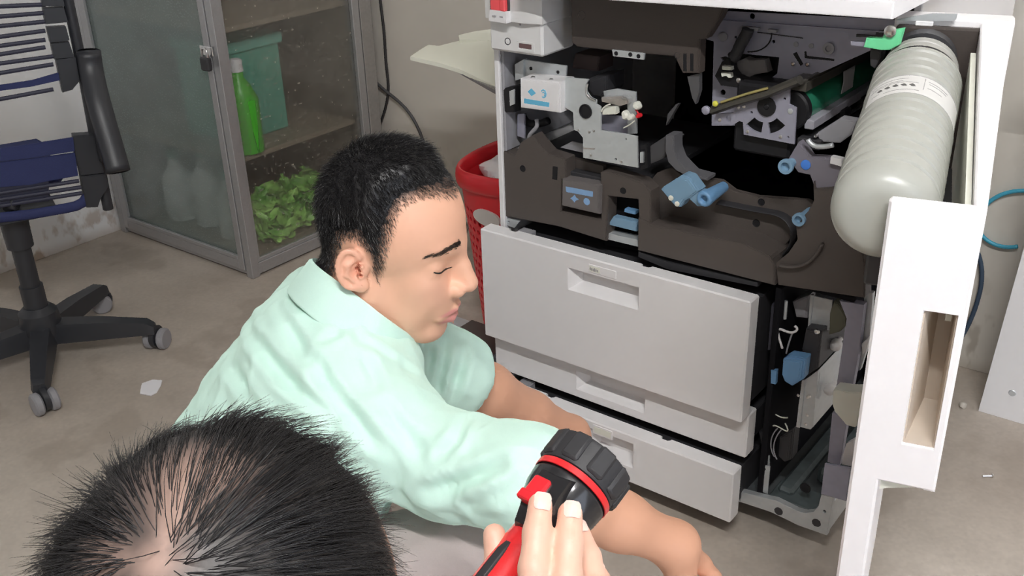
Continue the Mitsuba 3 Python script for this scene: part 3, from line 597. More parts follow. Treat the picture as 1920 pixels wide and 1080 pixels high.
for p in b4((106, 384), (210, 388)): stud(p, .139, .0032, .003, CHROME, par=k)
part(k, 'slot', plate(b4((102, 312), (128, 300), (175, 385), (158, 402)), .1388, .002), BLACK)
part(k, 'slot', plate(b4((185, 295), (198, 295), (202, 328), (400, 350), (400, 365), (188, 345)), .1388, .002), BLACK)
part(k, 'slot', plate(b4((560, 172), (700, 180), (705, 150), (760, 140), (745, 190), (560, 190)), .136, .004), DARK)
pp_('window_back', plate(b3((240, 380), (800, 380), (800, 700), (200, 700)), .17, .004), BLACK)
pp_('bay_cover', plate(b3((470, 440), (520, 460), (650, 455), (680, 570), (560, 590), (500, 620), (420, 600), (360, 520), (400, 470)), .135, .02, .003), mat('bay_olive', (.16, .15, .15), .6))
lm_ = pp_('wire_loom', tube(spline([at(*p, 1, .12) for p in b3((505, 165), (470, 250), (430, 320), (400, 390), (350, 440))], 20), 0, 10, (.010, .008), V(0, 1, 0)), DARK, True)
part(lm_, 'connector', plate(b3((430, 145), (600, 160), (590, 190), (440, 180)), .125, .008), GREYP)
part(lm_, 'connector', plate(b3((680, 170), (765, 180), (760, 205), (690, 200)), .125, .008), GREYP)
pp_('thin_wire', tube(spline([at(*p, 1, .128) for p in b3((718, 205), (710, 270), (660, 335), (590, 370), (500, 378))], 20), .0012, 6), BLACK, True)
k = pp_('socket', plate(b3((195, 600), (260, 470), (330, 440), (360, 560), (400, 610), (500, 650), (490, 722), (250, 690)), .11, .02, .002), BLACK)
part(k, 'plug_or_hole_disc', plate(b3((262, 510), (345, 520), (350, 550), (262, 545)), .10, .01), IVORY)
part(k, 'plug_or_hole_disc', plate(b3((252, 575), (340, 580), (345, 620), (320, 618), (300, 600), (260, 612)), .10, .01), IVORY)
stud(b3((420, 640))[0], .109, .004, .003, CHROME, par=k)
ep = z4((853, 541), (850, 640), (893, 662), (880, 886), (570, 826), (565, 752), (545, 742), (500, 770), (382, 752), (400, 700), (505, 692), (522, 655), (700, 592))
def sector(cx, cy, r0, r1, a0, a1): return [(cx+r*math.cos(t), cy+r*math.sin(t)) for r, A in ((r0, np.linspace(a0, a1, 7)), (r1, np.linspace(a1, a0, 9))) for t in A]
k = pp_('end_plate', plate(ep, .07, .004, .0006, holes=[z4(*sector(705, 665, 88, 155, 1.75, 2.45)), z4(*sector(705, 665, 90, 158, .72, 1.42))], discs=[(*z4((822, 607))[0], .002), (*z4((478, 728))[0], .0045), (*z4((618, 690))[0], .002), (*z4((843, 842))[0], .0016)]), STEELV)
part(k, 'bearing', lathe([(-.01, .0148), (.002, .0150), (.002, .010), (.001, .0045), (.003, .003)], at(*z4((712, 655))[0], 1, .069), (0, -1, 0), 28), BLACK)
for p in z4((540, 658), (573, 652), (595, 806), (798, 838), (425, 735)): stud(p, .0695, .0028, .002, CHROME, par=k)
stud(z4((858, 682))[0], .0695, .0042, .0015, STEEL, 'rivet', k)
du = pp_('drum_unit', box(.47, .566, .085, .52, .70, .812, .004), BLACK)
OL = mat('olive_bar', (.055, .052, .045), .3)
part(du, 'cover_bar', hull([(x, y, z+zz) for x in (.555, .584) for y, z in ((.085, .819), (.50, .812)) for zz in (-.007, .007)]), OL)
part(du, 'cover_bar', tube([(.578, .07, .826), (.578, .50, .826)], .004, 8), OL, True)
part(du, 'drum', cyl((.558, .10, .779), (.558, .50, .779), .030, seg=40, c=.002), DRUM, 40, 'glossy dark green drum')
part(du, 'end_cap', cyl((.558, .086, .779), (.558, .104, .779), .0325, seg=36, c=.003), BLACK)
part(du, 'rail', box(.584, .599, .09, .50, .753, .768), mat('rail_grey', (.30, .30, .34), .4))
part(du, 'rail', box(.600, .605, .09, .50, .741, .747), CHROME)
part(du, 'rail', box(.575, .612, .09, .50, .722, .738), DARK)
for y in (.2, .29): part(du, 'clip', box(.592, .606, y, y+.03, .742, .757), BLACK)
part(du, 'white_patch', prism([(0, 0), (.05, 0), (.05, .036), (0, .036), (.006, .02)], frame_m((.590, .22, .778), (0, 1, 0), (0, .0, 1), (1, 0, 0)), .0008), WHITE)  # small white sheet beside the drum
part(du, 'front_lever', tube([at(*p, 1, .058) for p in ((1336, 207), (1380, 192), (1440, 175), (1500, 150))], 0, 10, (.007, .011), V(0, 1, 0)), OL, 40)
part(du, 'front_lever', tube([at(*p, 1, .05) for p in ((1352, 192), (1400, 176), (1440, 165))], .0022, 8), mat('brassy', (.55, .48, .2), .3, metallic=.7), True)
stud((1342, 194), .046, .0045, .004, mat('yellow_cap', (.62, .60, .08), .4), 'end_cap', du); stud((1325, 206), .05, .007, .006, STEELV, 'end_cap', du)
gk = pp_('green_bracket', plate(b4((632, 198), (745, 203), (770, 152), (897, 132), (862, 252), (800, 285), (742, 287), (612, 266)), .0, .012, .002), GREEN, label='bright green plastic bracket')
stud(b4((810, 148))[0], -.001, .008, .004, CHROME, 'thumb_screw', gk)
part(gk, 'foot', plate(b4((520, 222), (630, 225), (615, 262), (520, 250)), .01, .008), STEELV)
pp_('bracket_arm', plate(b4((660, 270), (740, 290), (735, 340), (690, 420), (660, 400), (655, 330)), .02, .02, .003), DARK)
pp_('rail_cover', plate(b4((270, 890), (440, 780), (560, 800), (520, 900), (440, 960), (300, 950)), .10, .02, .003), GREYP)

# lower right bay
pp_('bay_back', box(.59, .70, .55, .56, .07, .49), CAVITY)
pp_('frame_post', plate(y5((640, 100), (830, 132), (790, 500), (735, 800), (612, 785), (665, 430), (695, 240))[:7], .072, .014), STEELV)
pp_('frame_post', plate(y6((665, 60), (785, 100), (722, 472), (628, 442)), .072, .014), STEELV)
pp_('foot_plate', plate(y6((607, 455), (806, 490), (772, 748), (578, 690)), .045, .004), STEELV)
pp_('hinge_bracket', plate(y5((590, 795), (700, 812), (815, 815), (790, 1000), (760, 1090), (690, 1070), (600, 965), (580, 905)), .035, .03, .003), IVORY)
pp_('side_strip', plate(y5((835, 30), (900, 40), (870, 420), (800, 640), (760, 660), (800, 420)), .09, .01), STEEL)
pp_('side_clip', plate(y5((810, 440), (870, 380), (850, 480), (820, 520)), .08, .01), WHITE)
pp_('side_clip', plate(y6((775, 300), (830, 270), (830, 480), (740, 460), (745, 400)), .07, .01), WHITE)
pp_('upper_sheet', cat(plate(y5((430, 60), (585, 95), (575, 330), (515, 330), (402, 308)), .10, .003), plate(y5((412, 55), (436, 60), (408, 312), (392, 300)), .096, .006)), STEEL)
pp_('olive_guard', plate(y5((595, 105), (640, 130), (692, 205), (695, 290), (640, 345), (555, 370), (560, 200)), .092, .05, .004), mat('olive_guard', (.10, .10, .07), .5))
def pbox(fr, y, dep, c=.001): return plate(fr, y, dep, c)
pp_('guide_box', pbox(y5((345, 735), (475, 640), (452, 870), (432, 1085))+y6((495, 190), (400, 165), (400, 20)), .085, .20), STEEL)
pp_('guide_box', pbox(y5((345, 720), (372, 715), (330, 1090), (300, 1085)), .080, .01), STEEL)
k = pp_('transfer_box', pbox(y5((375, 320), (500, 340), (470, 630), (330, 720), (345, 480)), .075, .16, .004), DARK)
part(k, 'screw', lathe([(0, .005), (.003, .004), (.004, .002)], at(*y5((465, 338))[0], 1, .074), (0, -1, 0), 14), CHROME)
kb = pp_('blue_knob', plate(y5((192, 560), (240, 535), (330, 550), (372, 560), (350, 720), (265, 772), (205, 735), (183, 680)), .045, .025, .007), BLUE, 50, 'blue plastic knob')
pp_('flange_sheet', hull([tuple(at(*p, 1, .09)) for p in y5((470, 650), (462, 860))]+[tuple(at(*p, 1, .26)) for p in y5((585, 545), (640, 612))]+[tuple(at(*p, 1, .092)+V(.004, 0, 0)) for p in y5((470, 650), (462, 860))]), STEEL)
for p in ((612, 444), (565, 788)):
    q = at(*y5(p)[0], 1, .13 if p[1] < 500 else .11)
    pp_('white_roller', lathe([(-.03, .004), (-.011, .004), (-.010, .007), (-.006, .0098), (0, .0105), (.006, .0095), (.0095, .005), (.0105, .001)], q, (0.1, -1, .1), 24), WHITE, True)
for p in y5((320, 835), (392, 850), (408, 842), (390, 990), (378, 1060)): stud(p, .0845, .0028, .002, CHROME)
pp_('grey_duct', plate(y5((105, 130), (215, 150), (180, 480), (75, 490)), .085, .03, .004), mat('duct_blue', (.05, .05, .065), .5))
pp_('motor_cover', plate(y5((270, 110), (400, 60), (385, 240), (300, 230)), .11, .03, .004), GREYP)
pp_('rod', tube([at(*p, 1, .08) for p in y5((225, 100), (215, 240))], .003, 8), STEEL, True)
pp_('wire', tube(spline([at(*p, 1, .07) for p in y5((195, 470), (205, 330), (280, 345), (310, 320), (290, 295))], 30), .0022, 8), WHITE, True)
pp_('wire', tube(spline([at(*p, 1, .072) for p in y5((225, 510), (255, 400), (275, 345))], 16), .0016, 8), GREYP, True)
pp_('blue_tab', plate(y5((105, 640), (148, 645), (140, 752), (103, 745)), .06, .008), BLUE)
pp_('motor_cover', plate(y6((90, 210), (170, 200), (180, 380), (120, 370)), .085, .03, .004), DARK)
pp_('motor_cover', plate(y6((250, 250), (365, 180), (340, 430), (290, 450), (240, 400)), .09, .03, .006), DARK)
for q in (((225, 70), (250, 85), (320, 95)), ((205, 160), (270, 180), (310, 200), (300, 140)), ((240, 180), (200, 240), (190, 330), (215, 400)), ((270, 190), (225, 260), (210, 340), (235, 420))):
    pp_('wire', tube(spline([at(*p, 1, .075) for p in y6(*q)], 16), .0013, 6), IVORY if q[0][1] < 170 else GREYP, True)
pp_('tab_plate', plate(y6((100, 462), (180, 478), (160, 695), (85, 660)), .065, .003, discs=[(*y6((135, 497))[0], .003)]), STEEL)
pp_('tab_plate', plate(y6((135, 385), (175, 395), (175, 475), (130, 465)), .075, .003), STEEL)

# drawers
def drawer(zb, zt, y0, yd, grip, lab_, notches):
    m = mf(box(.0, .560, y0, y0+.034, zb, zt, .0025))
    gp = np.array([at(*p, 1, y0)[[0, 2]] for p in grip]); gx0, gx1, gz0, gz1 = gp[:, 0].min(), gp[:, 0].max(), gp[:, 1].min(), gp[:, 1].max()
    pocket = hull([(x, y0-.002, z) for x in (gx0-.001, gx1+.001) for z in (gz0-.001, gz1+.001)]+[(x, y0+.024, z) for x in (gx0+.018, gx1-.004) for z in (gz0+.014, gz1-.002)])
    m = m-mf(pocket)
    for nx_ in notches: m = m-mf(cat(box(nx_, nx_+.02, y0+.024, y0+.05, zt-.012, zt+.02, .004)))
    d = pp_('drawer', tm(m), WHITE, 25, lab_)
    part(d, 'tray', box(.035, .55, y0+.036, .60, zb+.01, zt-.02), DARK)
    part(d, 'catch', box(.06, .09, y0+.036, y0+.06, zt-.02, zt-.004), GREYP)
    return d
d1 = drawer(.253, .485, 0, .6, ((1063.8, 502), (1197.5, 542.5), (1193, 581), (1067.8, 540.7)), 'top paper drawer front, pulled slightly open', (.05, .34))
zf = zm(860, 380, 1.7417, (383, 552), (608, 628), (603, 688), (388, 605))
d2 = drawer(.163, .252, .030, .6, zf, 'middle paper drawer front', ())
g3 = [tuple(proj) for proj in ((1100, 800), (1187, 838), (1185, 878), (1102, 838))]
d3 = drawer(.049, .156, -.014, .6, g3, 'bottom paper drawer front, pulled slightly open', (.14, .40))
q = at(1115, 505, 1, 0)
k = part(d1, 'size_window', box(q[0]-.013, q[0]+.045, -.0012, .002, q[2]-.008, q[2]+.008, .0008), WHITE)
part(k, 'size_card', box(q[0]-.011, q[0]+.012, -.0017, .0, q[2]-.005, q[2]+.006, .0004), IVORY)
for i in range(6): part(k, 'print', box(q[0]-.009+i*.003, q[0]-.0072+i*.003, -.0021, -.0012, q[2]-.0035, q[2]+.0035-(i % 3)*.0012, .0002), GREYP)
q = at(1130, 810, 1, -.014)
part(d3, 'size_window', cat(box(q[0]-.022, q[0]+.022, -.0155, -.012, q[2]-.010, q[2]+.010, .0008)), WHITE); part(d3, 'size_card', box(q[0]-.019, q[0]+.019, -.0158, -.0138, q[2]-.007, q[2]+.007, .0003), IVORY)

# output tray on the left side, docking block
A_ = [at(*p, 1, .20) for p in ((769, 106), (800, 113), (830, 120), (862, 130), (890, 143), (925, 160), (960, 176))]
B_ = [at(*p, 1, .42) for p in ((788, 93), (803, 84), (823, 86), (846, 80), (872, 74), (915, 70), (965, 70))]
A_[-1][0], B_[-1][0] = .014, .014
def loft(A, B, th):
    A, B = np.array(A), np.array(B); n = len(A); v = np.vstack([A, B, A-V(0, 0, th), B-V(0, 0, th)]); f = []
    for i in range(n-1):
        a, b, c, d = i, i+1, n+i+1, n+i
        f += [(a, b, c), (a, c, d), (2*n+a, 2*n+c, 2*n+b), (2*n+a, 2*n+d, 2*n+c), (a, 2*n+a, 2*n+b), (a, 2*n+b, b), (d, c, 2*n+c), (d, 2*n+c, 2*n+d)]
    f += [(0, n, 3*n), (0, 3*n, 2*n), (n-1, 3*n-1, 4*n-1), (n-1, 4*n-1, 2*n-1)]
    m = trimesh.Trimesh(v, f, process=False); trimesh.repair.fix_normals(m); return m
TR = mat('tray_plastic', (.68, .69, .60), .5)
tr = pp_('output_tray', loft(A_, B_, .008), TR, 40, 'ivory output tray')
C_ = [at(*p, 1, .40) for p in ((862, 79), (890, 80), (928, 82), (968, 84))]; D_ = [at(*p, 1, .44) for p in ((860, 69), (890, 62), (928, 57), (965, 52))]
C_[-1][0], D_[-1][0] = .014, .014
part(tr, 'guide', loft(np.array(C_)+V(0, 0, .006), np.array(D_)+V(0, 0, .004), .012), TR)
P0_ = np.array(A_); part(tr, 'support', hull([tuple(p) for p in (P0_[3]-V(0, 0, .01), P0_[5]-V(0, 0, .01), P0_[6]-V(0, 0, .01))]+[(.013, .24, P0_[6][2]-.07), (.013, .28, P0_[6][2]-.07)]+[tuple(p+V(0, .05, -.01)) for p in P0_[4:]]), GREYP)
k = pp_('docking_block', box(-.175, .012, .055, .165, .118, .166, .003), COV); q = at(876, 628, 2, .166)
part(k, 'hole', lathe([(-.003, .008), (.0003, .008), (.0006, .0095)], q, (0, 0, 1), 16), BLACK)
part(k, 'steel_tab', box(-.235, -.172, .10, .17, .150, .157), STEEL)
part(k, 'bumper', box(-.012, .004, .03, .055, .12, .19, .004), DARK)

# ---------------------------------------------------------------- the open front door with its bottle bay
DU = V(.235, -.972, 0)/np.linalg.norm((.235, -.972)); DN = V(.972, .235, 0)/np.linalg.norm((.972, .235)); DE = V(.868, -.390, 0)
MD = frame_m(DE, DN, -DU, UP)                 # local: x = w across the door, y = back towards the hinge, z up
def dbox(*b, c=.003): return moved(box(*b, c), MD)
def dface(px, y=0.): 
    Mi = np.linalg.inv(MD); P = [(Mi@np.r_[hit(a, b, DE-DU*y, DU), 1])[:3] for a, b in px]; return [(p[0], p[2]) for p in P]
door = pp_('front_door', dbox(0, .031, 0, .50, .045, .60), DOORW, label='open white front door')
blk_ = mf(box(0, .091, 0, .085, .512, .725, .003))+mf(box(0, .091, 0, .013, .60, .852, .003))+mf(hull([(x, y, z) for z in (.512,) for x, y in ((.079, .002), (.091, .002), (.060, .50), (.098, .50))]+[(.079, .002, .850), (.081, .002, .852), (.089, .002, .852), (.091, .002, .850), (.060, .50, .930), (.062, .50, .932), (.096, .50, .932), (.098, .50, .930)]))
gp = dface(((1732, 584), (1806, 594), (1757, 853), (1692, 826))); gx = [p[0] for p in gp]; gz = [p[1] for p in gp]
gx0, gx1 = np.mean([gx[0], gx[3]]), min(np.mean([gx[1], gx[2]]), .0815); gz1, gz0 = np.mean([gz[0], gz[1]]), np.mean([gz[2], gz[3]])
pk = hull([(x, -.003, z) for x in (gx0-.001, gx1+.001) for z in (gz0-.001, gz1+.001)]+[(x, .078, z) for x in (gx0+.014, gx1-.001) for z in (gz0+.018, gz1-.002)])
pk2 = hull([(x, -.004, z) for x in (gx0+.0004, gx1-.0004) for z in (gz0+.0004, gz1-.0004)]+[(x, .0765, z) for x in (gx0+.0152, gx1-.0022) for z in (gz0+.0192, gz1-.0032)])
part(door, 'grip_recess', moved(tm((mf(pk)-mf(pk2))^mf(box(0, .09, .004, .08, .5, .73, .0001))), MD), mat('grip_shade', (.50, .43, .36), .55), 25, 'finger recess with shadow painted beige')  # added liner, its beige paints the recess shadow
part(door, 'bulge', moved(tm(blk_-mf(pk)), MD), DOORW, 25, 'thick upper part with finger recess')
part(door, 'under_rib', moved(prism([(.033, .512), (.088, .512), (.04, .498), (.033, .494)], frame_m((0, .01, 0), (1, 0, 0), (0, 0, 1), (0, -1, 0)), .012), MD), IVORY)
part(door, 'bay_floor', dbox(.0, .072, .09, .49, .70, .712), IVORY)
part(door, 'bay_liner', moved(hull([(x, .03, z) for x in (.071, .077) for z in (.712, .842)]+[(x, .44, z) for x in (.0535, .060) for z in (.712, .905)]), MD), IVORY)
part(door, 'hinge_block', dbox(-.05, .102, .50, .545, .56, .936), DOORW)
part(door, 'bay_end_shade', dbox(-.046, .062, .488, .502, .712, .926), BROWN)  # added brown sheet paints the shadow at the bay end
HD = mat('holder_dark', (.05, .05, .055), .45)
part(door, 'bottle_cradle', dbox(-.02, .070, .09, .42, .712, .752), HD)
# the bottle
bd = V(math.sin(-.236)*math.cos(.139), math.cos(-.236)*math.cos(.139), math.sin(.139)); b0 = V(.855, -.362, .818); br = .0555
prof = [(-.0085, .0), (-.008, .018), (-.006, .033), (-.0025, .042), (.003, .0485), (.009, .0525), (.016, .0548), (.024, br)]
h = .034
while h < .35:
    if .205 < h < .262: h = .268; prof += [(.205, br), (.262, br)]; continue
    prof += [(h-.007, br), (h-.002, br-.0012), (h-.0015, br-.0045), (h+.0015, br-.0045), (h+.004, br-.0004), (h+.010, br+.0008)]; h += .0262
prof += [(.352, br), (.362, br-.004), (.368, br-.012), (.370, .030)]
tag('toner_bottle', 'large ribbed greyish toner bottle lying in the open copier door', 'bottle')
def bott(p, n, uv): return mix((.34, .35, .325), (.40, .41, .375), dr_min(fbm(p.x*12, p.y*12, p.z*12, 3)))
part('toner_bottle', 'body', lathe(prof, b0, bd, 72), mat('toner_body', proc(bott), .3), 25)
part('toner_bottle', 'black_ring', lathe([(.352, .049), (.356, .0525), (.372, .0525), (.376, .048)], b0, bd, 48), BLACK)
part('toner_bottle', 'collar', lathe([(.374, .047), (.376, .050), (.392, .050), (.393, .0485), (.396, .0485), (.397, .050), (.412, .049), (.415, .044)], b0, bd, 48), mat('collar_grey', (.36, .36, .34), .4))
part('toner_bottle', 'cap', lathe([(.414, .036), (.415, .040), (.436, .038), (.440, .030)], b0, bd, 40), HD)
bx_, by_ = perp(bd)[1], perp(bd)[2]
if by_[2] < 0: by_ = -by_
bx_ = np.cross(by_, bd)
def wrap(poly, off, h_, nseg=.004):   # (angle * radius, height along the bottle) polygon laid round the bottle
    m = tm(mf_ex(poly, h_).refine_to_length(nseg)); v = m.vertices; a = v[:, 0]/br; r = br+off+v[:, 2]
    m.vertices = b0+v[:, 1:2]*bd+(r*np.sin(a))[:, None]*bx_+(r*np.cos(a))[:, None]*by_
    if m.volume < 0: m.invert()
    return m
R4 = lambda x0, x1, y0, y1: Polygon([(x0, y0), (x1, y0), (x1, y1), (x0, y1)])
sgn = 1 if np.dot(bx_, DN) > 0 else -1
LBL = mat('bottle_label', (.62, .62, .61), .4); INK = mat('label_ink', (.10, .10, .10), .5); INK2 = mat('label_grey', (.36, .36, .36), .5)
lk = part('toner_bottle', 'label', wrap(R4(-.075, .055, .207, .260), .0002, .0004), LBL)
part(lk, 'rule', wrap(R4(-.075, .055, .2595, .2612), .0003, .0006), INK2)
part(lk, 'rule', wrap(R4(.0145*sgn-.0005, .0145*sgn+.0005, .222, .256), .0004, .0005), INK2)
for i in range(5):
    x = (-.036+i*.0095)*sgn
    part(lk, 'mark', wrap(Polygon([(x-.0035, .227), (x+.001, .2265), (x+.0042, .231), (x+.0005, .2345), (x-.002, .231)]), .0004, .0005, .003), INK)
for i, (x0, x1, y) in enumerate(((-.050, -.004, .250), (-.048, -.010, .243), (-.050, .008, .2385), (.019, .046, .249), (.020, .044, .243), (.019, .038, .230), (-.030, .010, .216), (-.046, -.036, .2205))):
    x0, x1 = sorted((x0*sgn, x1*sgn)); part(lk, 'text_line', wrap(R4(x0, x1, y-.0007, y+.0007), .0004, .0005), INK2)
# holder at the hinge end of the bottle
hc = b0+bd*.43
part(door, 'bottle_socket', cat(lathe([(.012, .044), (.03, .044), (.032, .03)], hc, bd, 32)), HD)
part(door, 'socket_plate', moved(prism(dface(zm(1600, 0, 5.625, (440, 215), (600, 180), (840, 142), (1100, 148), (1085, 205), (1060, 222), (700, 226)), .486), frame_m((0, .486, 0), (1, 0, 0), (0, 0, 1), (0, -1, 0)), .004, .0008), MD), STEEL)
q = np.linalg.inv(MD)@np.r_[hit(1733, 44, DE-DU*.43, DU), 1]
part(door, 'data_tag', moved(box(q[0]-.011, q[0]+.011, .428, .432, q[2]-.003, q[2]+.003, .0008), MD), WHITE)
# ---------------------------------------------------------------- people
SKIN = V(.72, .405, .280)
scene['mat_skin'] = {'type': 'twosided', 'b': {'type': 'principled', 'base_color': {'type': 'mesh_attribute', 'name': 'vertex_color'}, 'roughness': .48, 'specular': .45}}
HAIR = mat('hair', (.011, .010, .011), .38, specular=.6) if False else 'mat_hair'
scene['mat_hair'] = {'type': 'twosided', 'b': {'type': 'principled', 'base_color': rgb(.009, .0085, .0095), 'roughness': .42, 'specular': .45}}
def sd_poly(px, pz, poly):
    """Signed distance in the plane to a closed polygon, negative inside."""
    P = np.asarray(poly, np.float32); d = np.full(len(px), 1e9, np.float32); s = np.ones(len(px), np.float32)
    for i in range(len(P)):
        a, b = P[i], P[i-1]; ex, ez = b[0]-a[0], b[1]-a[1]; wx, wz = px-a[0], pz-a[1]
        t = np.clip((wx*ex+wz*ez)/(ex*ex+ez*ez), 0, 1); d = np.minimum(d, (wx-ex*t)**2+(wz-ez*t)**2)
        c1, c2, c3 = pz >= a[1], pz < b[1], ex*wz > ez*wx
        s = np.where((c1 & c2 & c3) | (~c1 & ~c2 & ~c3), -s, s)
    return s*np.sqrt(d)
def chain(p, pts, k=.012):
    """Smooth union of tapering bones through (point, radius) pairs."""
    d = None
    for (a, ra), (b, rb) in zip(pts[:-1], pts[1:]):
        e = cone(p, a, b, ra, rb); d = e if d is None else smin(d, e, k)
    return d
def fix(m):
    if m.volume < 0: m.invert()
    return m
def taubin(m, n=6):
    trimesh.smoothing.filter_taubin(m, .5, .53, n); return m
def skull(q):
    d = ell(q, (.006, 0, .044), (.084, .0755, .087))
    return smin(d, ell(q, (.036, 0, .032), (.0605, .0585, .073)), .022)
def ear(q, s):
    """One ear in head space on side s (left +1, right -1)."""
    p = q*np.array([1, s, 1], np.float32); c, a = math.cos(.26), math.sin(.26)      # tilt back
    x, z = (p[:, 0]+.010)/.84, (p[:, 2]-.002)/.84; u = c*x+a*z; w = -a*x+c*z; y = (p[:, 1]-.0735)/.84+.42*u       # flares out towards its rear edge
    e = np.stack([u, y, w], 1)
    d = ell(e, (-.003, .004, .002), (.0180, .0065, .0310))
    t = np.linspace(-1.9, 2.6, 17); hx = np.stack([-.004-.0160*np.cos(t), .0095+0*t, .003+.0285*np.sin(t)], 1).astype(np.float32)
    for i in range(16): d = smin(d, cone(e, hx[i], hx[i+1], .0036, .0036), .003)
    d = smax(d, -ell(e, (-.002, .0150, .003), (.0115, .0085, .0215)), .004)
    d = smin(d, chain(e, [(V(.006, .0085, .018), .0028), (V(-.007, .0100, .010), .0034), (V(-.0095, .0105, -.004), .0034), (V(-.002, .0095, -.0155), .0030)], .004), .004)
    d = smax(d, -ell(e, (.0025, .0120, -.003), (.0065, .012, .0085)), .003)
    d = smin(d, ell(e, (.0045, .0060, -.0270), (.0090, .0055, .0090)), .006)
    d = smin(d, ell(e, (.0120, .0050, -.004), (.0045, .0060, .0065)), .004)
    return .84*d
def head_sdf(q, open_=.0):
    d = skull(q)
    ay = np.abs(q[:, 1]); m = np.stack([q[:, 0], ay, q[:, 2]], 1)
    d = smin(d, ell(q, (.043, 0, -.045), (.048, .0490, .058)), .025)
    d = smin(d, cone(m, (.004, .050, -.040), (.068, .018, -.094), .020, .017), .025)
    d = smin(d, ell(q, (.079, 0, -.095), (.0165, .022, .0165)), .016)
    d = smin(d, ell(m, (.057, .037, -.016), (.0285, .0215, .024)), .016)
    d = smin(d, ell(m, (.050, .034, -.046), (.028, .018, .030)), .018)
    d = smin(d, ell(m, (.072, .020, -.036), (.0235, .024, .026)), .014)
    d = smin(d, cone(m, (.0765, .037, .033), (.089, .006, .030), .0078, .0092), .014)
    d = smin(d, ell(q, (.0850, 0, -.058), (.0175, .031, .024)), .014)
    d = smax(d, -ell(m, (.1000, .0340, .0105), (.0135, .0165, .0090)), .011)
    d = smin(d, ell(m, (.0740, .0345, .0110), (.0122, .0165, .0118)), .005)
    d = smin(d, ell(m, (.0727, .0350, .0020), (.0112, .0165, .0062)), .003)
    d = smin(d, chain(q, [(V(.0925, 0, .020), .0088), (V(.1035, 0, .0), .0095), (V(.1140, 0, -.0215), .0122)], .004), .014)
    d = smin(d, ell(q, (.0960, 0, -.0150), (.0150, .0115, .0240)), .006)
    d = smin(d, ell(m, (.1020, .0145, -.0285), (.0120, .0092, .0096)), .006)
    d = smax(d, -ell(m, (.1085, .0068, -.0380), (.006, .0034, .0045)), .003)
    d = smin(d, cone(m, (.1020, .0060, -.0582), (.0885, .0300, -.0662), .0064, .0016), .005)
    d = smin(d, cone(m, (.0995, .0040, -.0735), (.0890, .0275, -.0680), .0074, .0016), .005)
    d = smax(d, -ell(q, (.1060, 0, -.0655), (.0135, .0270, .0014)), .002)
    for s in (-1, 1): d = smin(d, ear(q, s), .004)
    return d
def sm01(x, a, b):
    t = np.clip((x-a)/(b-a), 0, 1); return t*t*(3-2*t)
def strands(roots, dirs, lens, r, bend, seg=4, sides=3):
    """Thin tapering hairs: each starts at a root, leaves along dirs and is bent by bend."""
    n = len(roots); t = np.linspace(0, 1, seg+1); v = []
    a = np.cross(dirs, rng.normal(size=(n, 3))); a /= np.linalg.norm(a, axis=1, keepdims=True); b = np.cross(dirs, a)
    for s in t:
        c = roots+dirs*(lens*s)[:, None]+bend*(lens*s*s)[:, None]; w_ = r*(1-.82*s**1.5)
        for k in range(sides):
            an = 2*np.pi*k/sides; v.append(c+(w_[:, None] if np.ndim(w_) else w_)*(math.cos(an)*a+math.sin(an)*b))
    v = np.stack(v, 1); m = (seg+1)*sides; f = []
    for i in range(seg):
        for k in range(sides):
            k2 = (k+1) % sides; A, B, C, D = i*sides+k, i*sides+k2, (i+1)*sides+k2, (i+1)*sides+k; f += [(A, B, C), (A, C, D)]
    f = np.asarray(f); return trimesh.Trimesh(v.reshape(-1, 3), (f[None]+np.arange(n)[:, None, None]*m).reshape(-1, 3), process=False)
def sample(mesh, n):
    p, fi = trimesh.sample.sample_surface(mesh, n, seed=5); return np.asarray(p), mesh.face_normals[fi]
def hand_prims(wr, mcps, fingers, thumb, wr_r=.026, fat=1.):
    """wr: wrist; mcps: four knuckles; fingers: four lists of further joints; thumb: its joints from the ball of the thumb."""
    def f(p):
        d = None
        for i, m in enumerate(mcps):
            e = cone(p, wr, m, wr_r*.62, .0115); d = e if d is None else smin(d, e, .018)
        for i in range(3): d = smin(d, cone(p, mcps[i], mcps[i+1], .0115, .0115), .010)
        d = smin(d, cone(p, wr, thumb[0], .018, .0165), .02)
        rad = [tuple(x*fat for x in r_) for r_ in ((.0098, .0088, .0082, .0072), (.0100, .0090, .0084, .0074), (.0095, .0086, .0079, .0070), (.0084, .0075, .0069, .0062))]
        for i, js in enumerate(fingers):
            J = [mcps[i]]+list(js); g = chain(p, list(zip(J, rad[i])), .004)
            d = smin(d, g, .005)
        g = chain(p, list(zip(thumb, (.0165, .0125, .0105, .0085))), .006)
        return smin(d, g, .008)
    return f
def colour(mesh, base, *spots):
    c = np.tile(np.asarray(base, float), (len(mesh.vertices), 1))
    for w_, col in spots: c = c*(1-w_[:, None])+np.asarray(col)*w_[:, None]
    return c
def blob(v, c, r, soft=.5): return 1-sm01(np.linalg.norm((v-np.asarray(c))/np.asarray(r), axis=1), 1-soft, 1+soft*.6)

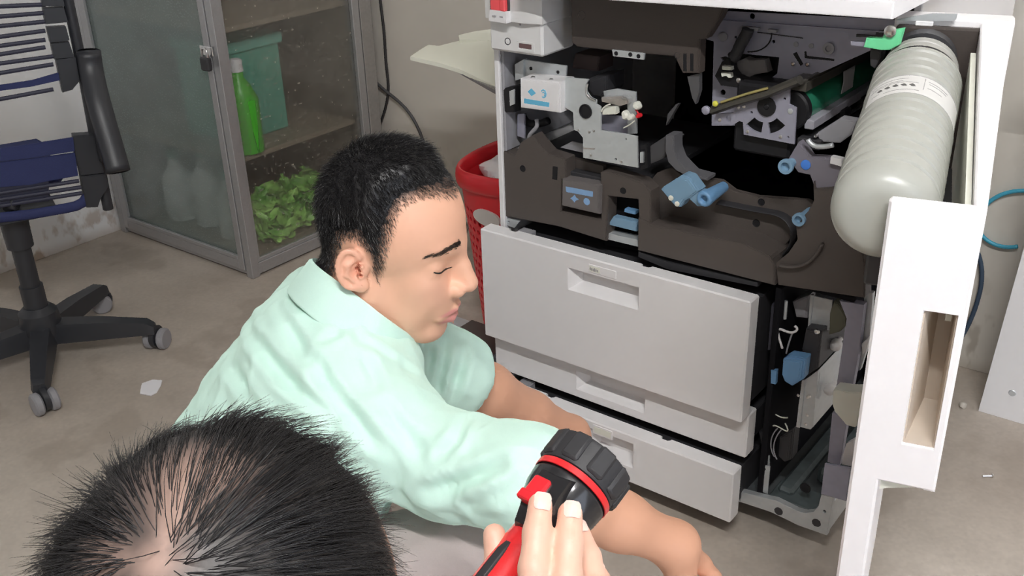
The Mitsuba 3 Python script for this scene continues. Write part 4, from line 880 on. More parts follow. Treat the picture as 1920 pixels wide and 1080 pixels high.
# ---- the man in the mint shirt, squatting in front of the drawers
MAN = tag('person', 'young man in a mint green shirt squatting in front of the copier drawers', 'person')
HO = V(.3120, -.5600, .7290)
HM = np.array([[.8725, -.4460, .1985], [.4420, .8945, .0740], [-.2100, .0230, .9776]]); HM = np.linalg.svd(HM); HM = HM[0]@HM[2]
toh = lambda p: ((p-HO.astype(np.float32))@HM.astype(np.float32))
fromh = lambda q: np.asarray(q, float)@HM.T+HO
ft, rt = V(.47, .883, 0), V(.883, -.47, 0)
NB = V(.280, -.608, .632)                                  # base of the neck
SR, SL = NB+.135*rt+V(0, 0, -.080)+ft*.005, NB-.188*rt+V(0, 0, -.066)+ft*.01
ER, EL = dist(978, 896, 1.15), dist(852, 706, 1.53)
WR, WL = dist(1266, 1022, 1.25), dist(1072, 812, 1.72)
PV = V(.13, -.80, .235)
HR, HL = PV+.09*rt, PV-.09*rt
KR, KL = V(.52, -.61, .385), V(.14, -.50, .41)
AR, AL = V(.43, -.56, .075), V(.09, -.46, .075)
def hand_R():
    d = V(.16, .10, -1.0); d /= np.linalg.norm(d); side = np.cross(d, V(.75, .55, .2)); side /= np.linalg.norm(side); nn = np.cross(side, d)
    mc = [WR+d*.082+side*s for s in (-.027, -.009, .009, .026)]
    fs = []
    for i, m in enumerate(mc):
        L = (.040, .044, .041, .032)[i]; d1 = d*.72+nn*.69; d2 = d*.05+nn*1.0; d3 = -d*.6+nn*.8
        j1 = m+d1/np.linalg.norm(d1)*L; j2 = j1+d2/np.linalg.norm(d2)*L*.62; j3 = j2+d3/np.linalg.norm(d3)*L*.5; fs.append([j1, j2, j3])
    th = [WR+d*.035-side*.028+nn*.012, WR+d*.068-side*.038+nn*.028, WR+d*.092-side*.036+nn*.040, WR+d*.108-side*.028+nn*.048]
    return hand_prims(WR, mc, fs, th)
def hand_L():
    d = dist(1118, 852, 1.86)-WL; d /= np.linalg.norm(d); side = np.cross(d, V(.25, -.4, .88)); side /= np.linalg.norm(side); nn = np.cross(side, d)
    if nn[2] > 0: nn = -nn; side = -side
    mc = [WL+d*.085+side*s for s in (-.027, -.009, .009, .026)]; fs = []
    for i, m in enumerate(mc):
        L = (.042, .046, .043, .034)[i]; d1 = d*.9+nn*.35; d2 = d*.6+nn*.8; d3 = d*.2+nn*.95
        j1 = m+d1/np.linalg.norm(d1)*L; j2 = j1+d2/np.linalg.norm(d2)*L*.62; j3 = j2+d3/np.linalg.norm(d3)*L*.5; fs.append([j1, j2, j3])
    s = 1 if np.dot(side, rt) > 0 else -1
    th = [WL+d*.035+s*side*.028+nn*.010, WL+d*.065+s*side*.040+nn*.02, WL+d*.092+s*side*.040+nn*.026, WL+d*.114+s*side*.034+nn*.032]
    return hand_prims(WL, mc, fs, th)
hR, hL = hand_R(), hand_L()
neck_top = fromh((-.012, 0, -.035))
def neck(p): return chain(p, [(neck_top, .056), (fromh((-.032, 0, -.090)), .054), (NB-V(0, 0, .02), .066)], .03)
def head_world(p):
    return smin(head_sdf(toh(p)), neck(p), .03)
def limbs(p):
    def arm(S, E, W):
        e = (W-E)/np.linalg.norm(W-E); return chain(p, [(S, .047), (E, .040), (E+e*.07, .043), (E+.62*(W-E), .033), (W, .0265)], .02)
    d = smin(arm(SR, ER, WR), hR(p), .02); d = np.minimum(d, smin(arm(SL, EL, WL), hL(p), .02))
    d = smin(d, chain(p, [(SL, .05), (NB-V(0, 0, .05), .07), (SR, .05)], .03), .03)
    d = smin(d, chain(p, [(NB-V(0, 0, .05), .08), (NB*.55+PV*.45, .105), (PV, .115)], .05), .05)
    for H, K, A in ((HR, KR, AR), (HL, KL, AL)):
        d = smin(d, chain(p, [(H, .078), (K, .052), (K*.6+A*.4, .047), (A, .034)], .02), .03)
        f_ = ft*.9+(rt if A is AR else -rt)*.35; f_ /= np.linalg.norm(f_)
        d = smin(d, chain(p, [(A-f_*.03-UP*.035, .030), (A+f_*.09-UP*.045, .026), (A+f_*.15-UP*.052, .020)], .02), .02)
    return d
hc_ = fromh((0, 0, .0))
mh = fix(nets(head_world, hc_-.185, hc_+.165, .0022)); taubin(mh, 4)
ml = fix(nets(limbs, V(-.12, -1.06, .002), V(.86, .05, .72), .0045)); taubin(ml, 8)
q = (mh.vertices-HO)@HM; aq = np.c_[q[:, 0], np.abs(q[:, 1]), q[:, 2]]
lip = np.maximum(blob(aq, (.099, .006, -.0605), (.019, .029, .0052), .35), blob(aq, (.097, .004, -.0730), (.018, .0275, .0070), .35))
beard_tint = blob(aq, (.095, .01, -.09), (.03, .03, .02), .8)*.10  # faint darker beard tone on the chin
hair_poly = [(.100, .094), (.082, .094), (.065, .100), (.046, .099), (.031, .092), (.0262, .080), (.0255, .059), (.0225, .039), (.0195, .015), (.0145, -.014), (.0085, -.006), (.0045, .012), (-.004, .031), (-.016, .041), (-.034, .032), (-.042, .0), (-.046, -.030), (-.060, -.060), (-.13, -.062), (-.14, .16), (.06, .17), (.12, .13)]
def hairmask(q): return sd_poly(q[:, 0].astype(np.float32), q[:, 2].astype(np.float32), hair_poly)
hm = (1-sm01(hairmask(q), -.012, .006))*((aq[:, 1] < .0775) | (q[:, 2] > .045))
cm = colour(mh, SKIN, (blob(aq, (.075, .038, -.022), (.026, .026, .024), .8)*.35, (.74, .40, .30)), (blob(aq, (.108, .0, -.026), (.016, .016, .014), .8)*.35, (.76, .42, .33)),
            (blob(aq, (-.014, .088, .002), (.03, .02, .04), .4)*.5, (.72, .36, .26)), (beard_tint, (.42, .30, .25)), (lip*.85, (.66, .25, .24)), (hm*.88, (.05, .04, .036)))
cl_ = colour(ml, SKIN*V(.88, .84, .80))
body = cat(mh, ml); bc_ = np.vstack([cm, cl_])
part(MAN, 'body', body, 'mat_skin', True, 'skin of face, neck, forearms and hands', color=bc_)
# hair: a close cap with short hairs
def cap(p):
    q = toh(p); d = np.minimum(skull(q), head_sdf(q)); nz = (meshkit.noise(q.astype(float)*230)-.5)*.0022
    thick = .0105*(1-sm01(hairmask(q), -.042, -.004))*(.42+.58*sm01(q[:, 2], .02, .085))-.0006
    return smax(d-thick+nz.astype(np.float32), hairmask(q)+.0045, .004)
hcap = fix(nets(cap, hc_-.17, hc_+.17, .0026))
part(MAN, 'hair', hcap, 'mat_hair', True, 'short black crew cut')
hp, hn = sample(hcap, 17000); hq = (hp-HO)@HM
keep = (hairmask(hq) < .001) & (((hn@HM)*hq).sum(1) > -.01); hp, hn, hq = hp[keep], hn[keep], hq[keep]
flow = (V(.8, 0, -.25) - 0*hq)@HM.T; tang = flow-hn*(hn@np.array([1, 1, 1.]))[:, None]*0
tang = np.tile((HM@V(.6, -.1, -.55)), (len(hp), 1)); tang -= hn*(tang*hn).sum(1)[:, None]; tang /= np.linalg.norm(tang, axis=1, keepdims=True)
dr_ = hn*.9+tang*.7+rng.normal(size=hp.shape)*.28; dr_ /= np.linalg.norm(dr_, axis=1, keepdims=True)
kp2, kn2 = sample(mh, 150000); kq = (kp2-HO)@HM; k_ = (hairmask(kq) < rng.uniform(-.006, .003, len(kq))) & (hairmask(kq) > -.03) & (np.abs(kq[:, 1]) < .0775+.004*(kq[:, 2] > .03)) & ~((kq[:, 0] < .006) & (kq[:, 0] > -.035) & (kq[:, 2] < .03))
hp, hn, hq = np.vstack([hp, kp2[k_]]), np.vstack([hn, kn2[k_]]), np.vstack([hq, kq[k_]])
tang = np.tile((HM@V(.6, -.1, -.55)), (len(hp), 1)); tang -= hn*(tang*hn).sum(1)[:, None]; tang /= np.linalg.norm(tang, axis=1, keepdims=True)
edge = np.clip(-hairmask(hq)/.03, .46, 1)
dr_ = hn*(.35+.55*edge)[:, None]+tang*.8+rng.normal(size=hp.shape)*.25; dr_ /= np.linalg.norm(dr_, axis=1, keepdims=True)
st_ = strands(hp-hn*.0015, dr_, rng.uniform(.008, .0135, len(hp))*edge, .00034, tang*.35, 2)
part(MAN, 'hair_strand', st_, 'mat_hair', False, kind='stuff')
def face_tube(pts, r, name, lbl, n=12, mt='mat_hair'):
    for s in (-1, 1): part(MAN, name, tube(spline(snap([(x, y*s, z) for x, y, z in pts]), n), r if np.isscalar(r) else np.interp(np.linspace(0, 1, n), np.linspace(0, 1, len(r)), r), 6), mt, True, lbl)
def snap(P):
    """Moves head-space points along x on to the face."""
    P = np.array(P, np.float32)
    for _ in range(25): P[:, 0] -= .7*head_sdf(P)
    P[:, 0] += .0002; return fromh(P)
brow_r, brow_d = [], []
for s in (-1, 1):
    P = np.array([(.0980, .0165, .0385), (.0965, .022, .0395), (.0925, .030, .0390), (.0855, .041, .0370), (.0790, .050, .0345), (.0700, .0565, .0300)]); cur = spline(P, 60)
    for i in range(240):
        u = rng.beta(1.0, 1.5); c = cur[int(u*59)]; o = rng.normal(0, .0019*(1-.5*u)); nrm = fromh((c[0], c[1]*s, c[2]))-HO; nrm /= np.linalg.norm(nrm); brow_r.append((c[0], c[1]*s, c[2]+o)); t_ = cur[min(int(u*59)+2, 59)]-cur[max(int(u*59)-2, 0)]
        dd = HM@V(t_[0], t_[1]*s, t_[2]+.15*abs(t_[1])); dd = dd/np.linalg.norm(dd)*.9+nrm*.18; brow_d.append(dd/np.linalg.norm(dd))
brow_r = snap(brow_r)
br_ = strands(brow_r, np.array(brow_d), rng.uniform(.006, .0095, len(brow_r)), .00045, np.zeros((len(brow_r), 3)), 2)
part(MAN, 'eyebrow', br_, mat('brow_hair', (.045, .030, .024), .6), False, 'black eyebrows', kind='stuff')
face_tube([(.0905, .0150, .0022), (.0880, .024, .0026), (.0870, .032, .0036), (.0840, .041, .0050), (.0760, .0500, .0085)], [.0005, .0010, .0012, .0012, .0007], 'eyelid_line', 'dark lash line of a lowered eyelid')
# shirt
ca, cb = (ER-SR)/np.linalg.norm(ER-SR), (EL-SL)/np.linalg.norm(EL-SL)
fR, fL = (WR-ER)/np.linalg.norm(WR-ER), (WL-EL)/np.linalg.norm(WL-EL)
CR, CL = ER+fR*.020, EL+fL*.012                      # where the rolled cuffs end
TB = np.stack([rt, ft, UP], 1)
def shirt(p):
    d = chain(p, [(SL-UP*.005, .056), (NB-UP*.062-ft*.015, .076), (SR-UP*.005, .058)], .05)
    tl = math.radians(28); c_, s_ = math.cos(tl), math.sin(tl); up2 = UP*c_+ft*s_; f2 = ft*c_-UP*s_; B2 = np.stack([rt, f2, up2], 1)
    d = smin(d, ell(p, NB-up2*.17-f2*.0, (.175, .112, .20), B2), .06)
    d = smin(d, ell(p, PV*.55+NB*.45-up2*.06, (.168, .125, .18), B2), .08)
    d = smin(d, ell(p, PV+V(0, 0, .01), (.17, .145, .13), B2), .08)
    d = smin(d, chain(p, [(SR-UP*.008, .058), (SR*.5+ER*.5-UP*.020, .050), (ER-fR*.0, .050), (CR, .052)], .03), .03)
    d = smin(d, chain(p, [(SL-UP*.01, .060), (SL*.5+EL*.5, .056), (EL, .055), (CL, .053)], .03), .04)
    d = smax(d, -(neck(p)-.004), .006)
    d = np.maximum(d, (p-CR.astype(np.float32))@fR.astype(np.float32)*np.where(np.linalg.norm(p-CR, axis=1) < .13, 1, -1)-np.where(np.linalg.norm(p-CR, axis=1) < .13, 0, 9))
    d = np.maximum(d, (p-CL.astype(np.float32))@fL.astype(np.float32)*np.where(np.linalg.norm(p-CL, axis=1) < .11, 1, -1)-np.where(np.linalg.norm(p-CL, axis=1) < .11, 0, 9))
    return d
ms = fix(nets(shirt, V(-.12, -1.06, .06), V(.72, -.26, .74), .004)); taubin(ms, 10)
def ridges(v, dirs, freq, seed):
    """Soft cloth folds: ridged noise drawn out along a direction."""
    d_, a_, b_ = perp(dirs); u = np.c_[v@d_*freq*.28, v@a_*freq, v@b_*freq]+seed
    n_ = meshkit.fbm(u, 3, int(seed)); return 1-np.abs(2*n_-1)*2.2
v = ms.vertices.copy(); nn_ = ms.vertex_normals
nearR = np.exp(-(np.linalg.norm(v-(SR*.62+ER*.38), axis=1)/.14)**2); elb = np.exp(-(np.linalg.norm(v-ER, axis=1)/.09)**2)+np.exp(-(np.linalg.norm(v-EL, axis=1)/.10)**2)
arm_pit = np.exp(-(np.linalg.norm(v-(SR-UP*.07-rt*.05-ft*.03), axis=1)/.12)**2)
ds = .006*ridges(v, V(.3, .3, -.9), 13, 3.)*(1-.5*nearR)+.011*np.maximum(ridges(v, V(.75, .35, -.55), 17, 11.), 0)*np.clip(arm_pit*1.2+.25*nearR, 0, 1)+.007*ridges(v, np.cross(ca, UP)+.5*ca, 16, 7.)*np.clip(elb, 0, 1)+.003*ridges(v, ca, 22, 21.)
def on_cloth(px):
    """The point of the cloth that lies nearest to a sight line, on the side turned to it."""
    d_ = ray(*px); d_ /= np.linalg.norm(d_); t_ = (v-CAM)@d_; e_ = np.linalg.norm(v-CAM-t_[:, None]*d_, axis=1)
    ok = (e_ < .006) & (nn_@d_ < 0); k_ = np.argmin(np.where(ok, t_, 9)) if ok.any() else np.argmin(e_); return v[k_]
def crease(px, depth, w_):
    """A sharp valley with a raised lip on either side."""
    global ds
    P_ = [on_cloth(p) for p in px]; e = np.full(len(v), 9.)
    f_ = np.zeros(len(v)); L_ = len(P_)-1
    for i, (a, b) in enumerate(zip(P_[:-1], P_[1:])):
        tt = np.clip(((v-a)@(b-a))/((b-a)@(b-a)+1e-12), 0, 1); e2 = np.linalg.norm(v-a-tt[:, None]*(b-a), axis=1); m_ = e2 < e; e = np.where(m_, e2, e); f_ = np.where(m_, (i+tt)/L_, f_)
    fade = np.sin(np.pi*np.clip(.08+.84*f_, 0, 1))**.6; ds = ds+depth*fade*(-np.exp(-(e/w_)**2)+.75*np.exp(-((e-2.0*w_)/(1.1*w_))**2))
for px_, de_, w_ in ((((470, 600), (490, 650), (520, 690), (560, 735), (625, 780)), .0075, .0075), (((590, 672), (612, 715), (655, 775), (690, 830)), .0080, .0070), (((520, 575), (545, 625), (575, 675)), .0050, .0065),
    (((604, 640), (630, 622), (655, 600)), .0045, .006), (((684, 660), (700, 690), (715, 725)), .0045, .006), (((940, 868), (900, 893), (850, 913), (780, 922)), .0085, .0070), (((875, 790), (858, 825), (822, 850)), .0065, .0065),
    (((960, 905), (930, 925), (880, 940)), .0050, .006), (((640, 590), (680, 640), (735, 668)), .0040, .006), (((560, 800), (600, 850), (660, 890)), .006, .008), (((720, 760), (760, 800), (780, 850)), .0045, .007), (((430, 680), (450, 720), (480, 760)), .005, .008),
    (((870, 660), (862, 700), (850, 740)), .006, .006), (((838, 640), (835, 690), (822, 730)), .006, .006), (((800, 640), (812, 680), (806, 715)), .005, .006)):
    crease(px_, de_, w_)
ms.vertices = v+nn_*(ds*(1-np.exp(-(np.linalg.norm(v-NB-UP*.0, axis=1)/.05)**2)))[:, None]; taubin(ms, 1)
mat('mint_cloth', speck((.56, .79, .70), .03, 1400), .75, sheen=.3)
sk = part(MAN, 'shirt', ms, 'mat_mint_cloth', True, 'mint green shirt')
nax = neck_top-NB; nax /= np.linalg.norm(nax); na, nb_ = ft-nax*np.dot(ft, nax), None; na /= np.linalg.norm(na); nb_ = np.cross(nax, na)
def collar():
    P, n = [], 64; rows = [(.066, -.030), (.067, .010), (.0675, .034), (.070, .040), (.0735, .037), (.0775, .018), (.083, -.008), (.080, -.011), (.0755, .012), (.0715, .030)]
    ang = np.linspace(.30, 2*np.pi-.30, n)
    for a in ang:
        fr_ = (1+math.cos(a))/2
        for r, h_ in rows:
            drop = -.040*fr_**1.5-(.012*fr_ if r > .078 else 0); rr = r*(1+.18*fr_*(math.cos(a) > 0))
            P.append(NB+nax*(h_+.018+drop)+(na*math.cos(a)*(rr+.01*fr_)+nb_*math.sin(a)*rr))
    m_ = len(rows); f = []
    for i in range(n-1):
        for j in range(m_):
            k = (j+1) % m_; A, B, C, D = i*m_+j, i*m_+k, (i+1)*m_+k, (i+1)*m_+j; f += [(A, B, C), (A, C, D)]
    f += [(0, j, j+1) for j in range(1, m_-1)]+[((n-1)*m_, (n-1)*m_+j+1, (n-1)*m_+j) for j in range(1, m_-1)]
    return fix(trimesh.Trimesh(np.array(P), f, process=False))
part(sk, 'collar', collar(), 'mat_mint_cloth', 50)
def cuff(C, d, r, nm='cuff'):
    _, a, b = perp(d); P = []; n = 40; rows = [(-.030, r-.004), (-.030, r+.004), (-.012, r+.0065), (.006, r+.005), (.010, r+.001), (.006, r-.004), (-.010, r-.005)]
    for i in range(n):
        t = 2*np.pi*i/n; w_ = 1+.05*math.sin(3*t+1)+.03*math.sin(7*t)
        for h_, rr in rows: P.append(C+d*(h_+.004*math.sin(2*t+.5))+(a*math.cos(t)+b*math.sin(t))*rr*w_)
    m_ = len(rows); f = []
    for i in range(n):
        for j in range(m_):
            k, i2 = (j+1) % m_, (i+1) % n; A, B, C_2, D = i*m_+j, i*m_+k, i2*m_+k, i2*m_+j; f += [(A, B, C_2), (A, C_2, D)]
    part(sk, nm, fix(trimesh.Trimesh(np.array(P), f, process=False)), 'mat_mint_cloth', 50)
cuff(CR, fR, .055); cuff(CL, fL, .054)
# trousers
def trousers(p):
    d = ell(p, PV-UP*.02, (.165, .145, .12), TB)
    for H, K, A in ((HR, KR, AR), (HL, KL, AL)):
        d = smin(d, chain(p, [(H, .098), (H*.5+K*.5, .088), (K, .072), (K*.5+A*.5-ft*.02, .064), (A+UP*.01, .055)], .03), .04)
    return np.maximum(d, .065-p[:, 2])
mt_ = fix(nets(trousers, V(-.12, -1.06, .05), V(.70, -.30, .52), .006)); taubin(mt_, 8)
v = mt_.vertices; mt_.vertices = v+mt_.vertex_normals*(.005*ridges(v, V(.6, .5, .3), 14, 31.))[:, None]
part(MAN, 'trousers', mt_, mat('taupe_cloth', speck((.40, .345, .335), .05, 900), .85), True, 'light taupe trousers')

# ---- the person in the foreground, seen from behind and above
FG = tag('person_001', 'black-haired person seen from behind in the foreground, holding up a torch', 'person')
FO = CAM+.448*ray(418, 1212)
ff = V(-.50, .80, -.36); ff /= np.linalg.norm(ff); fl_ = np.cross(UP, ff); fl_ /= np.linalg.norm(fl_); fu = np.cross(ff, fl_); FM = np.stack([ff, fl_, fu], 1)
FO = FO-fu*.035
tof = lambda p: (p-FO.astype(np.float32))@FM.astype(np.float32)
fromf = lambda q: np.asarray(q, float)@FM.T+FO
fh = V(ff[0], ff[1], 0); fh /= np.linalg.norm(fh); fr2 = np.cross(fh, UP)
NB2 = fromf((-.045, 0, -.14))-fh*.02; SR2, SL2 = NB2+fr2*.17-UP*.05, NB2-fr2*.17-UP*.05
W2_ = dist(1052, 1345, .655); E2 = V(1.02, -1.20, .47)
J = {'i': [(1004, 1185, .672), (1001, 1066, .682), (1007, 1000, .693), (1013, 946, .702)], 'm': [(1072, 1195, .672), (1062, 1085, .680), (1066, 1020, .692), (1069, 963, .703)],
     'r': [(1128, 1215, .678), (1118, 1110, .70), (1102, 1045, .722), (1086, 1000, .738)], 'p': [(1172, 1250, .688), (1160, 1165, .715), (1140, 1110, .735), (1120, 1075, .752)], 't': [(1000, 1270, .70), (962, 1165, .722), (936, 1070, .742), (927, 1003, .752)]}
Jw = {k: [dist(*p) for p in v_] for k, v_ in J.items()}
hF = hand_prims(W2_, [Jw[k][0] for k in 'imrp'], [Jw[k][1:] for k in 'imrp'], Jw['t'], .028, 1.17)
def fg_head(p): return smin(head_sdf(tof(p)), chain(p, [(fromf((-.022, 0, -.03)), .056), (NB2, .066)], .03), .03)
def fg_hand(p): return smin(hF(p), cone(p, W2_, W2_+.5*(E2-W2_), .027, .036), .02)
PV2, NBm = V(.80, -1.47, .20), None
def fg_limbs(p):
    d = chain(p, [(E2+.55*(W2_-E2), .036), (E2, .042), (SR2, .048), (NB2-UP*.03, .06), (SL2, .048), (V(.46, -1.15, .52), .042), (V(.62, -.98, .42), .034), (V(.68, -.93, .38), .03)], .03)
    d = smin(d, chain(p, [(NB2-UP*.06, .09), (NB2*.5+PV2*.5, .115), (PV2, .13)], .05), .05)
    for s in (-1, 1):
        H, K, A = PV2+fr2*.09*s, PV2+fr2*.17*s+fh*.36+UP*.16, PV2+fr2*.15*s+fh*.28-UP*.13
        d = smin(d, chain(p, [(H, .08), (K, .055), (A, .036), (A+fh*.13-UP*.04, .026)], .02), .03)
    return d
ma = fix(nets(fg_head, FO-.18, FO+.17, .003)); taubin(ma, 4)
lo_, hi_ = np.min(np.vstack([*Jw.values(), [W2_]]), 0)-.05, np.max(np.vstack([*Jw.values(), [W2_]]), 0)+.05
mb = fix(nets(fg_hand, lo_, hi_, .0018)); taubin(mb, 5)
mc_ = fix(nets(fg_limbs, V(.30, -1.75, .012), V(1.2, -.80, .86), .008)); taubin(mc_, 6)
WHL = (-.062, .0, .096)
WH = fromf(WHL)                       # the whorl
qa = (ma.vertices-FO)@FM
def sparse(qv):
    """How thin the hair is: highest at the whorl and along the parting that runs forward from it."""
    w0 = np.array(WHL); d_ = qv-w0; ang = np.arctan2(d_[:, 1], d_[:, 0]*.7+d_[:, 2]*.7); r_ = np.linalg.norm(d_, axis=1)
    fan = np.exp(-((ang+.1)/.50)**2)*(1-sm01(r_, .035, .070))+.5*np.exp(-((ang-1.5)/.5)**2)*(1-sm01(r_, .025, .05))
    return np.clip(np.maximum(fan, np.exp(-(r_/.010)**2)), 0, 1)*(qv[:, 2] > .02)
fmask = 1-sm01(hairmask(qa), -.01, .02); sp_ = sparse(qa)
ca_ = colour(ma, SKIN, (fmask, (.03, .026, .025)), (sp_*fmask*.92, (.30, .20, .165)))
vb = mb.vertices; cbz = colour(mb, V(.70, .43, .325))
for k in 'imrp':
    for a in (1, 2): cbz = cbz*(1-.18*np.exp(-(np.linalg.norm(vb-Jw[k][a], axis=1)/.009)**2))[:, None]
    tip = Jw[k][3]; cbz = cbz*(1-.3*blob(vb, tip, (.012,)*3, .6)[:, None]*V(0, .25, .3))
fbody = cat(ma, mb, mc_)
part(FG, 'body', fbody, 'mat_skin', True, 'skin of head and hand', color=np.vstack([ca_, cbz, colour(mc_, SKIN)]))
# knuckle creases and nails
NAIL = mat('nail', (.80, .56, .49), .25)
for k in 'imrp':
    a, b = Jw[k][2], Jw[k][3]; d_ = (b-a)/np.linalg.norm(b-a); vw = CAM-b; vw -= d_*np.dot(vw, d_); vw /= np.linalg.norm(vw); s_ = np.cross(d_, vw)
    vw = vw*.97+s_*.22; vw /= np.linalg.norm(vw); s_ = np.cross(d_, vw)
    G = []
    for i in range(9):
        for j in range(9):
            x, y = (i/8-.5)*.0122, (j/8)*.0125; w_ = 1-.28*max(0, (j-6)/2)**2 if j > 6 else 1-.22*max(0, (2-j)/2)**2
            z = math.sqrt(max(.0087**2-(x*w_)**2, 1e-8)); G.append(a+d_*(np.linalg.norm(b-a)-.0055+y)+s_*x*w_+vw*(z+.0009-.0022*(j/8)**3))
    f = [t for i in range(8) for j in range(8) for t in ((i*9+j, i*9+j+1, i*9+j+10), (i*9+j, i*9+j+10, i*9+j+9))]
    nm = trimesh.Trimesh(np.array(G), f, process=False); nv = nm.vertices.copy()
    th_ = trimesh.Trimesh(np.vstack([nv, nv-vw*.0012]), np.vstack([nm.faces, nm.faces[:, ::-1]+81]), process=False)
    part(FG, 'fingernail', th_, NAIL, True)
# hair, growing out of the whorl
hp, hn = sample(ma, 78000); hq = (hp-FO)@FM; sp_ = sparse(hq)
keep = (hairmask(hq) < .0) & (rng.random(len(hp)) > .62*sp_) & ((np.abs(hq[:, 1]) < .0785) | (hq[:, 2] > .05)) & ~((np.abs(hq[:, 1]) > .060) & (hq[:, 2] < .040) & (hq[:, 0] > -.042)); hp, hn, hq, sp_ = hp[keep], hn[keep], hq[keep], sp_[keep]
rad = hp-WH; rad -= hn*(rad*hn).sum(1)[:, None]; rl = np.linalg.norm(rad, axis=1, keepdims=True); rad /= np.maximum(rl, 1e-6)
sw = np.cross(hn, rad); clump = meshkit.noise(hq*70)[:, None]-.5; clump2 = meshkit.noise(hq*70+40)[:, None]-.5
wild = np.exp(-(rl/.025)**2)
tg_ = rad+sw*(.35*np.exp(-(rl/.05)**2)+.9*clump)+fu*.15*clump2
tg_ /= np.linalg.norm(tg_, axis=1, keepdims=True)
lift = .15+.26*clump2+.25*wild; dh = hn*lift+tg_+rng.normal(size=hp.shape)*(.07+.45*np.exp(-(rl/.014)**2)); dh /= np.linalg.norm(dh, axis=1, keepdims=True)
ln = rng.uniform(.026, .046, len(hp))*(1-.15*sp_)*np.clip(-hairmask(hq)/.04, .2, 1)*np.where(hq[:, 2] < .04, .6, 1)
part(FG, 'hair', strands(hp-hn*.001, dh, ln, .00024, tg_*.25-hn*.30, 3), 'mat_hair', True, 'black hair with a thin crown', kind='stuff')
def fg_shirt(p):
    d = chain(p, [(SL2, .068), (NB2-UP*.05, .088), (SR2, .068)], .05)
    d = smin(d, chain(p, [(NB2-UP*.10, .13), (NB2*.5+PV2*.5, .145), (PV2, .16)], .06), .06)
    d = smin(d, chain(p, [(SR2, .066), (SR2*.45+E2*.55, .062)], .03), .04); d = smin(d, chain(p, [(SL2, .066), (SL2*.45+V(.46, -1.15, .52)*.55, .062)], .03), .04)
    return smax(d, -(cone(p, fromf((-.022, 0, -.03)), NB2, .062, .068)), .01)
mg = fix(nets(fg_shirt, V(.28, -1.78, .03), V(1.25, -.85, .86), .009)); taubin(mg, 8)
def fg_trousers(p):
    d = ell(p, PV2-UP*.02, (.165, .15, .12))
    for s in (-1, 1):
        H, K, A = PV2+fr2*.09*s, PV2+fr2*.17*s+fh*.36+UP*.16, PV2+fr2*.15*s+fh*.28-UP*.13
        d = smin(d, chain(p, [(H, .096), (K, .070), (A+UP*.02, .050)], .03), .04)
    return np.maximum(d, .062-p[:, 2])
mq = fix(nets(fg_trousers, V(.28, -1.85, .04), V(1.3, -.85, .56), .010)); taubin(mq, 8)
part(FG, 'trousers', mq, mat('dark_trousers', (.07, .07, .08), .85), True, 'dark trousers')
part(FG, 'shirt', mg, mat('dark_shirt', (.05, .055, .07), .8), True, 'dark shirt')

# ---- the torch
TT = tag('torch', 'red and black plastic torch held up by the foreground hand', 'torch')
ta = RC.T@V(.60, -.66, .45); ta /= np.linalg.norm(ta); tc = dist(1072, 914, .775)        # red ring centre
tv = CAM-tc; tv -= ta*np.dot(tv, ta); tv /= np.linalg.norm(tv); tsd = np.cross(ta, tv)      # tv: the side towards the viewer
R_ = .0315
part(TT, 'bell', lathe([(-.050, .0150), (-.046, .0170), (-.040, .0195), (-.034, .0235), (-.026, .0275), (-.016, R_-.0008), (-.006, R_+.0003), (-.003, R_+.0003)], tc, ta, 56), BLACKG, True)
part(TT, 'red_band', lathe([(-.003, R_), (-.0025, R_+.001), (.0025, R_+.0012), (.003, R_)], tc, ta, 56), REDG, 40)
bz = part(TT, 'bezel', lathe([(.003, R_-.001), (.004, R_+.0008), (.026, R_+.0022), (.029, R_+.001), (.029, R_-.003), (.022, R_-.006)], tc, ta, 56), RUBBER, 40)
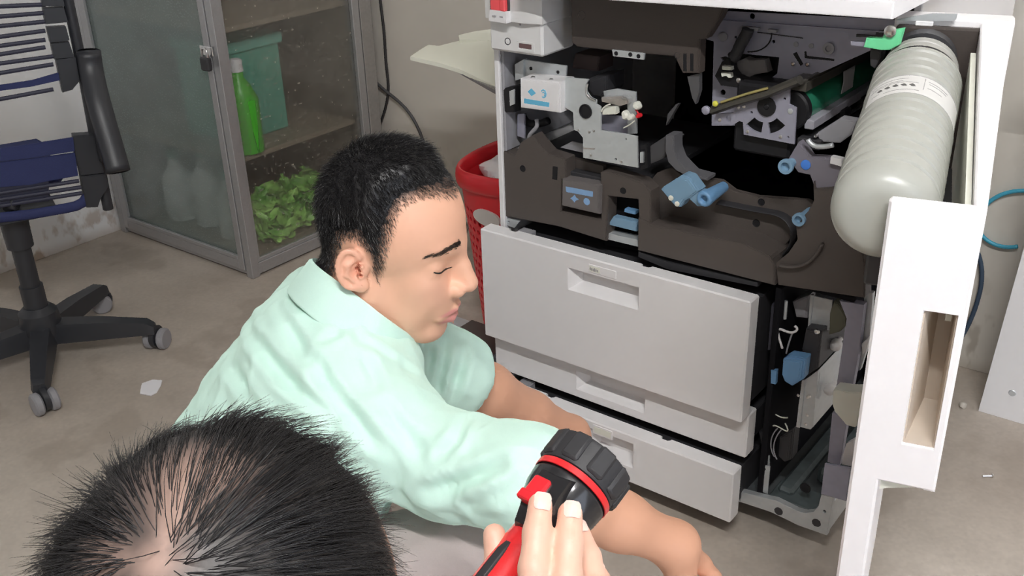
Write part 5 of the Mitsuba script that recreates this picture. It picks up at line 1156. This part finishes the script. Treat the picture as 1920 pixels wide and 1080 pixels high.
for i in range(9):
    a = 2*np.pi*i/9+.2; d_ = tv*math.cos(a)+tsd*math.sin(a); e_ = np.cross(ta, d_)
    part(bz, 'lug', moved(box(-.0075, .0075, -.002, .0042, .006, .0295, .0022), frame_m(tc+d_*(R_-.0005), e_, d_, ta)), RUBBER, 40)
part(TT, 'lens', cyl(tc+ta*.0215, tc+ta*.023, R_-.005, seg=40), {'type': 'dielectric', 'int_ior': 1.49}, False)
part(TT, 'reflector', lathe([(.0, .004), (.008, .014), (.021, R_-.006), (.0212, R_-.0055), (.007, .0155), (-.001, .005)], tc, ta, 40), CHROME, True)
td = ta*1.0
part(TT, 'handle', lathe([(-.215, .012), (-.212, .0165), (-.205, .0185), (-.09, .0178), (-.060, .0180), (-.048, .0172), (-.044, .0150)], tc, ta, 48), REDG, 40)
def strip(a0, a1, h0, h1, off):
    return None
for a0 in (-.78, 1.25):
    n = 10; G = []
    for i, h_ in enumerate(np.linspace(-.180, -.062, n)):
        for j in range(9):
            w_ = .26*(1-abs(2*i/(n-1)-1)**8*.55); a = a0+(j/8-.5)*2*w_; d_ = tv*math.cos(a)+tsd*math.sin(a); G.append(tc+ta*h_+d_*(.0194 if 0 < j < 8 and 0 < i < n-1 else .0170))
    f = [t for i in range(n-1) for j in range(8) for t in ((i*9+j, i*9+j+1, i*9+j+10), (i*9+j, i*9+j+10, i*9+j+9))]
    part(TT, 'grip_inlay', trimesh.Trimesh(np.array(G), f, process=False), RUBBER, True)
sd_ = tv*math.cos(.58)-tsd*math.sin(.58); sq = np.cross(ta, sd_)
MT = frame_m(tc, sq, sd_, ta)
hs = part(TT, 'switch_housing', moved(hull([(x, y, z) for x in (-.0085, .0175) for y, z in ((.008, -.056), (.0205, -.052), (.0285, -.040), (.0325, -.026), (.0330, -.012), (.026, -.006))]), MT), BLACKG, 30)
part(hs, 'slide_switch', moved(cat(box(-.0090, .0062, .0235, .0362, -.040, -.018, .0016), box(-.0095, .0064, .0335, .0385, -.041, -.033, .001)), MT), RED, 30, 'red slide switch')
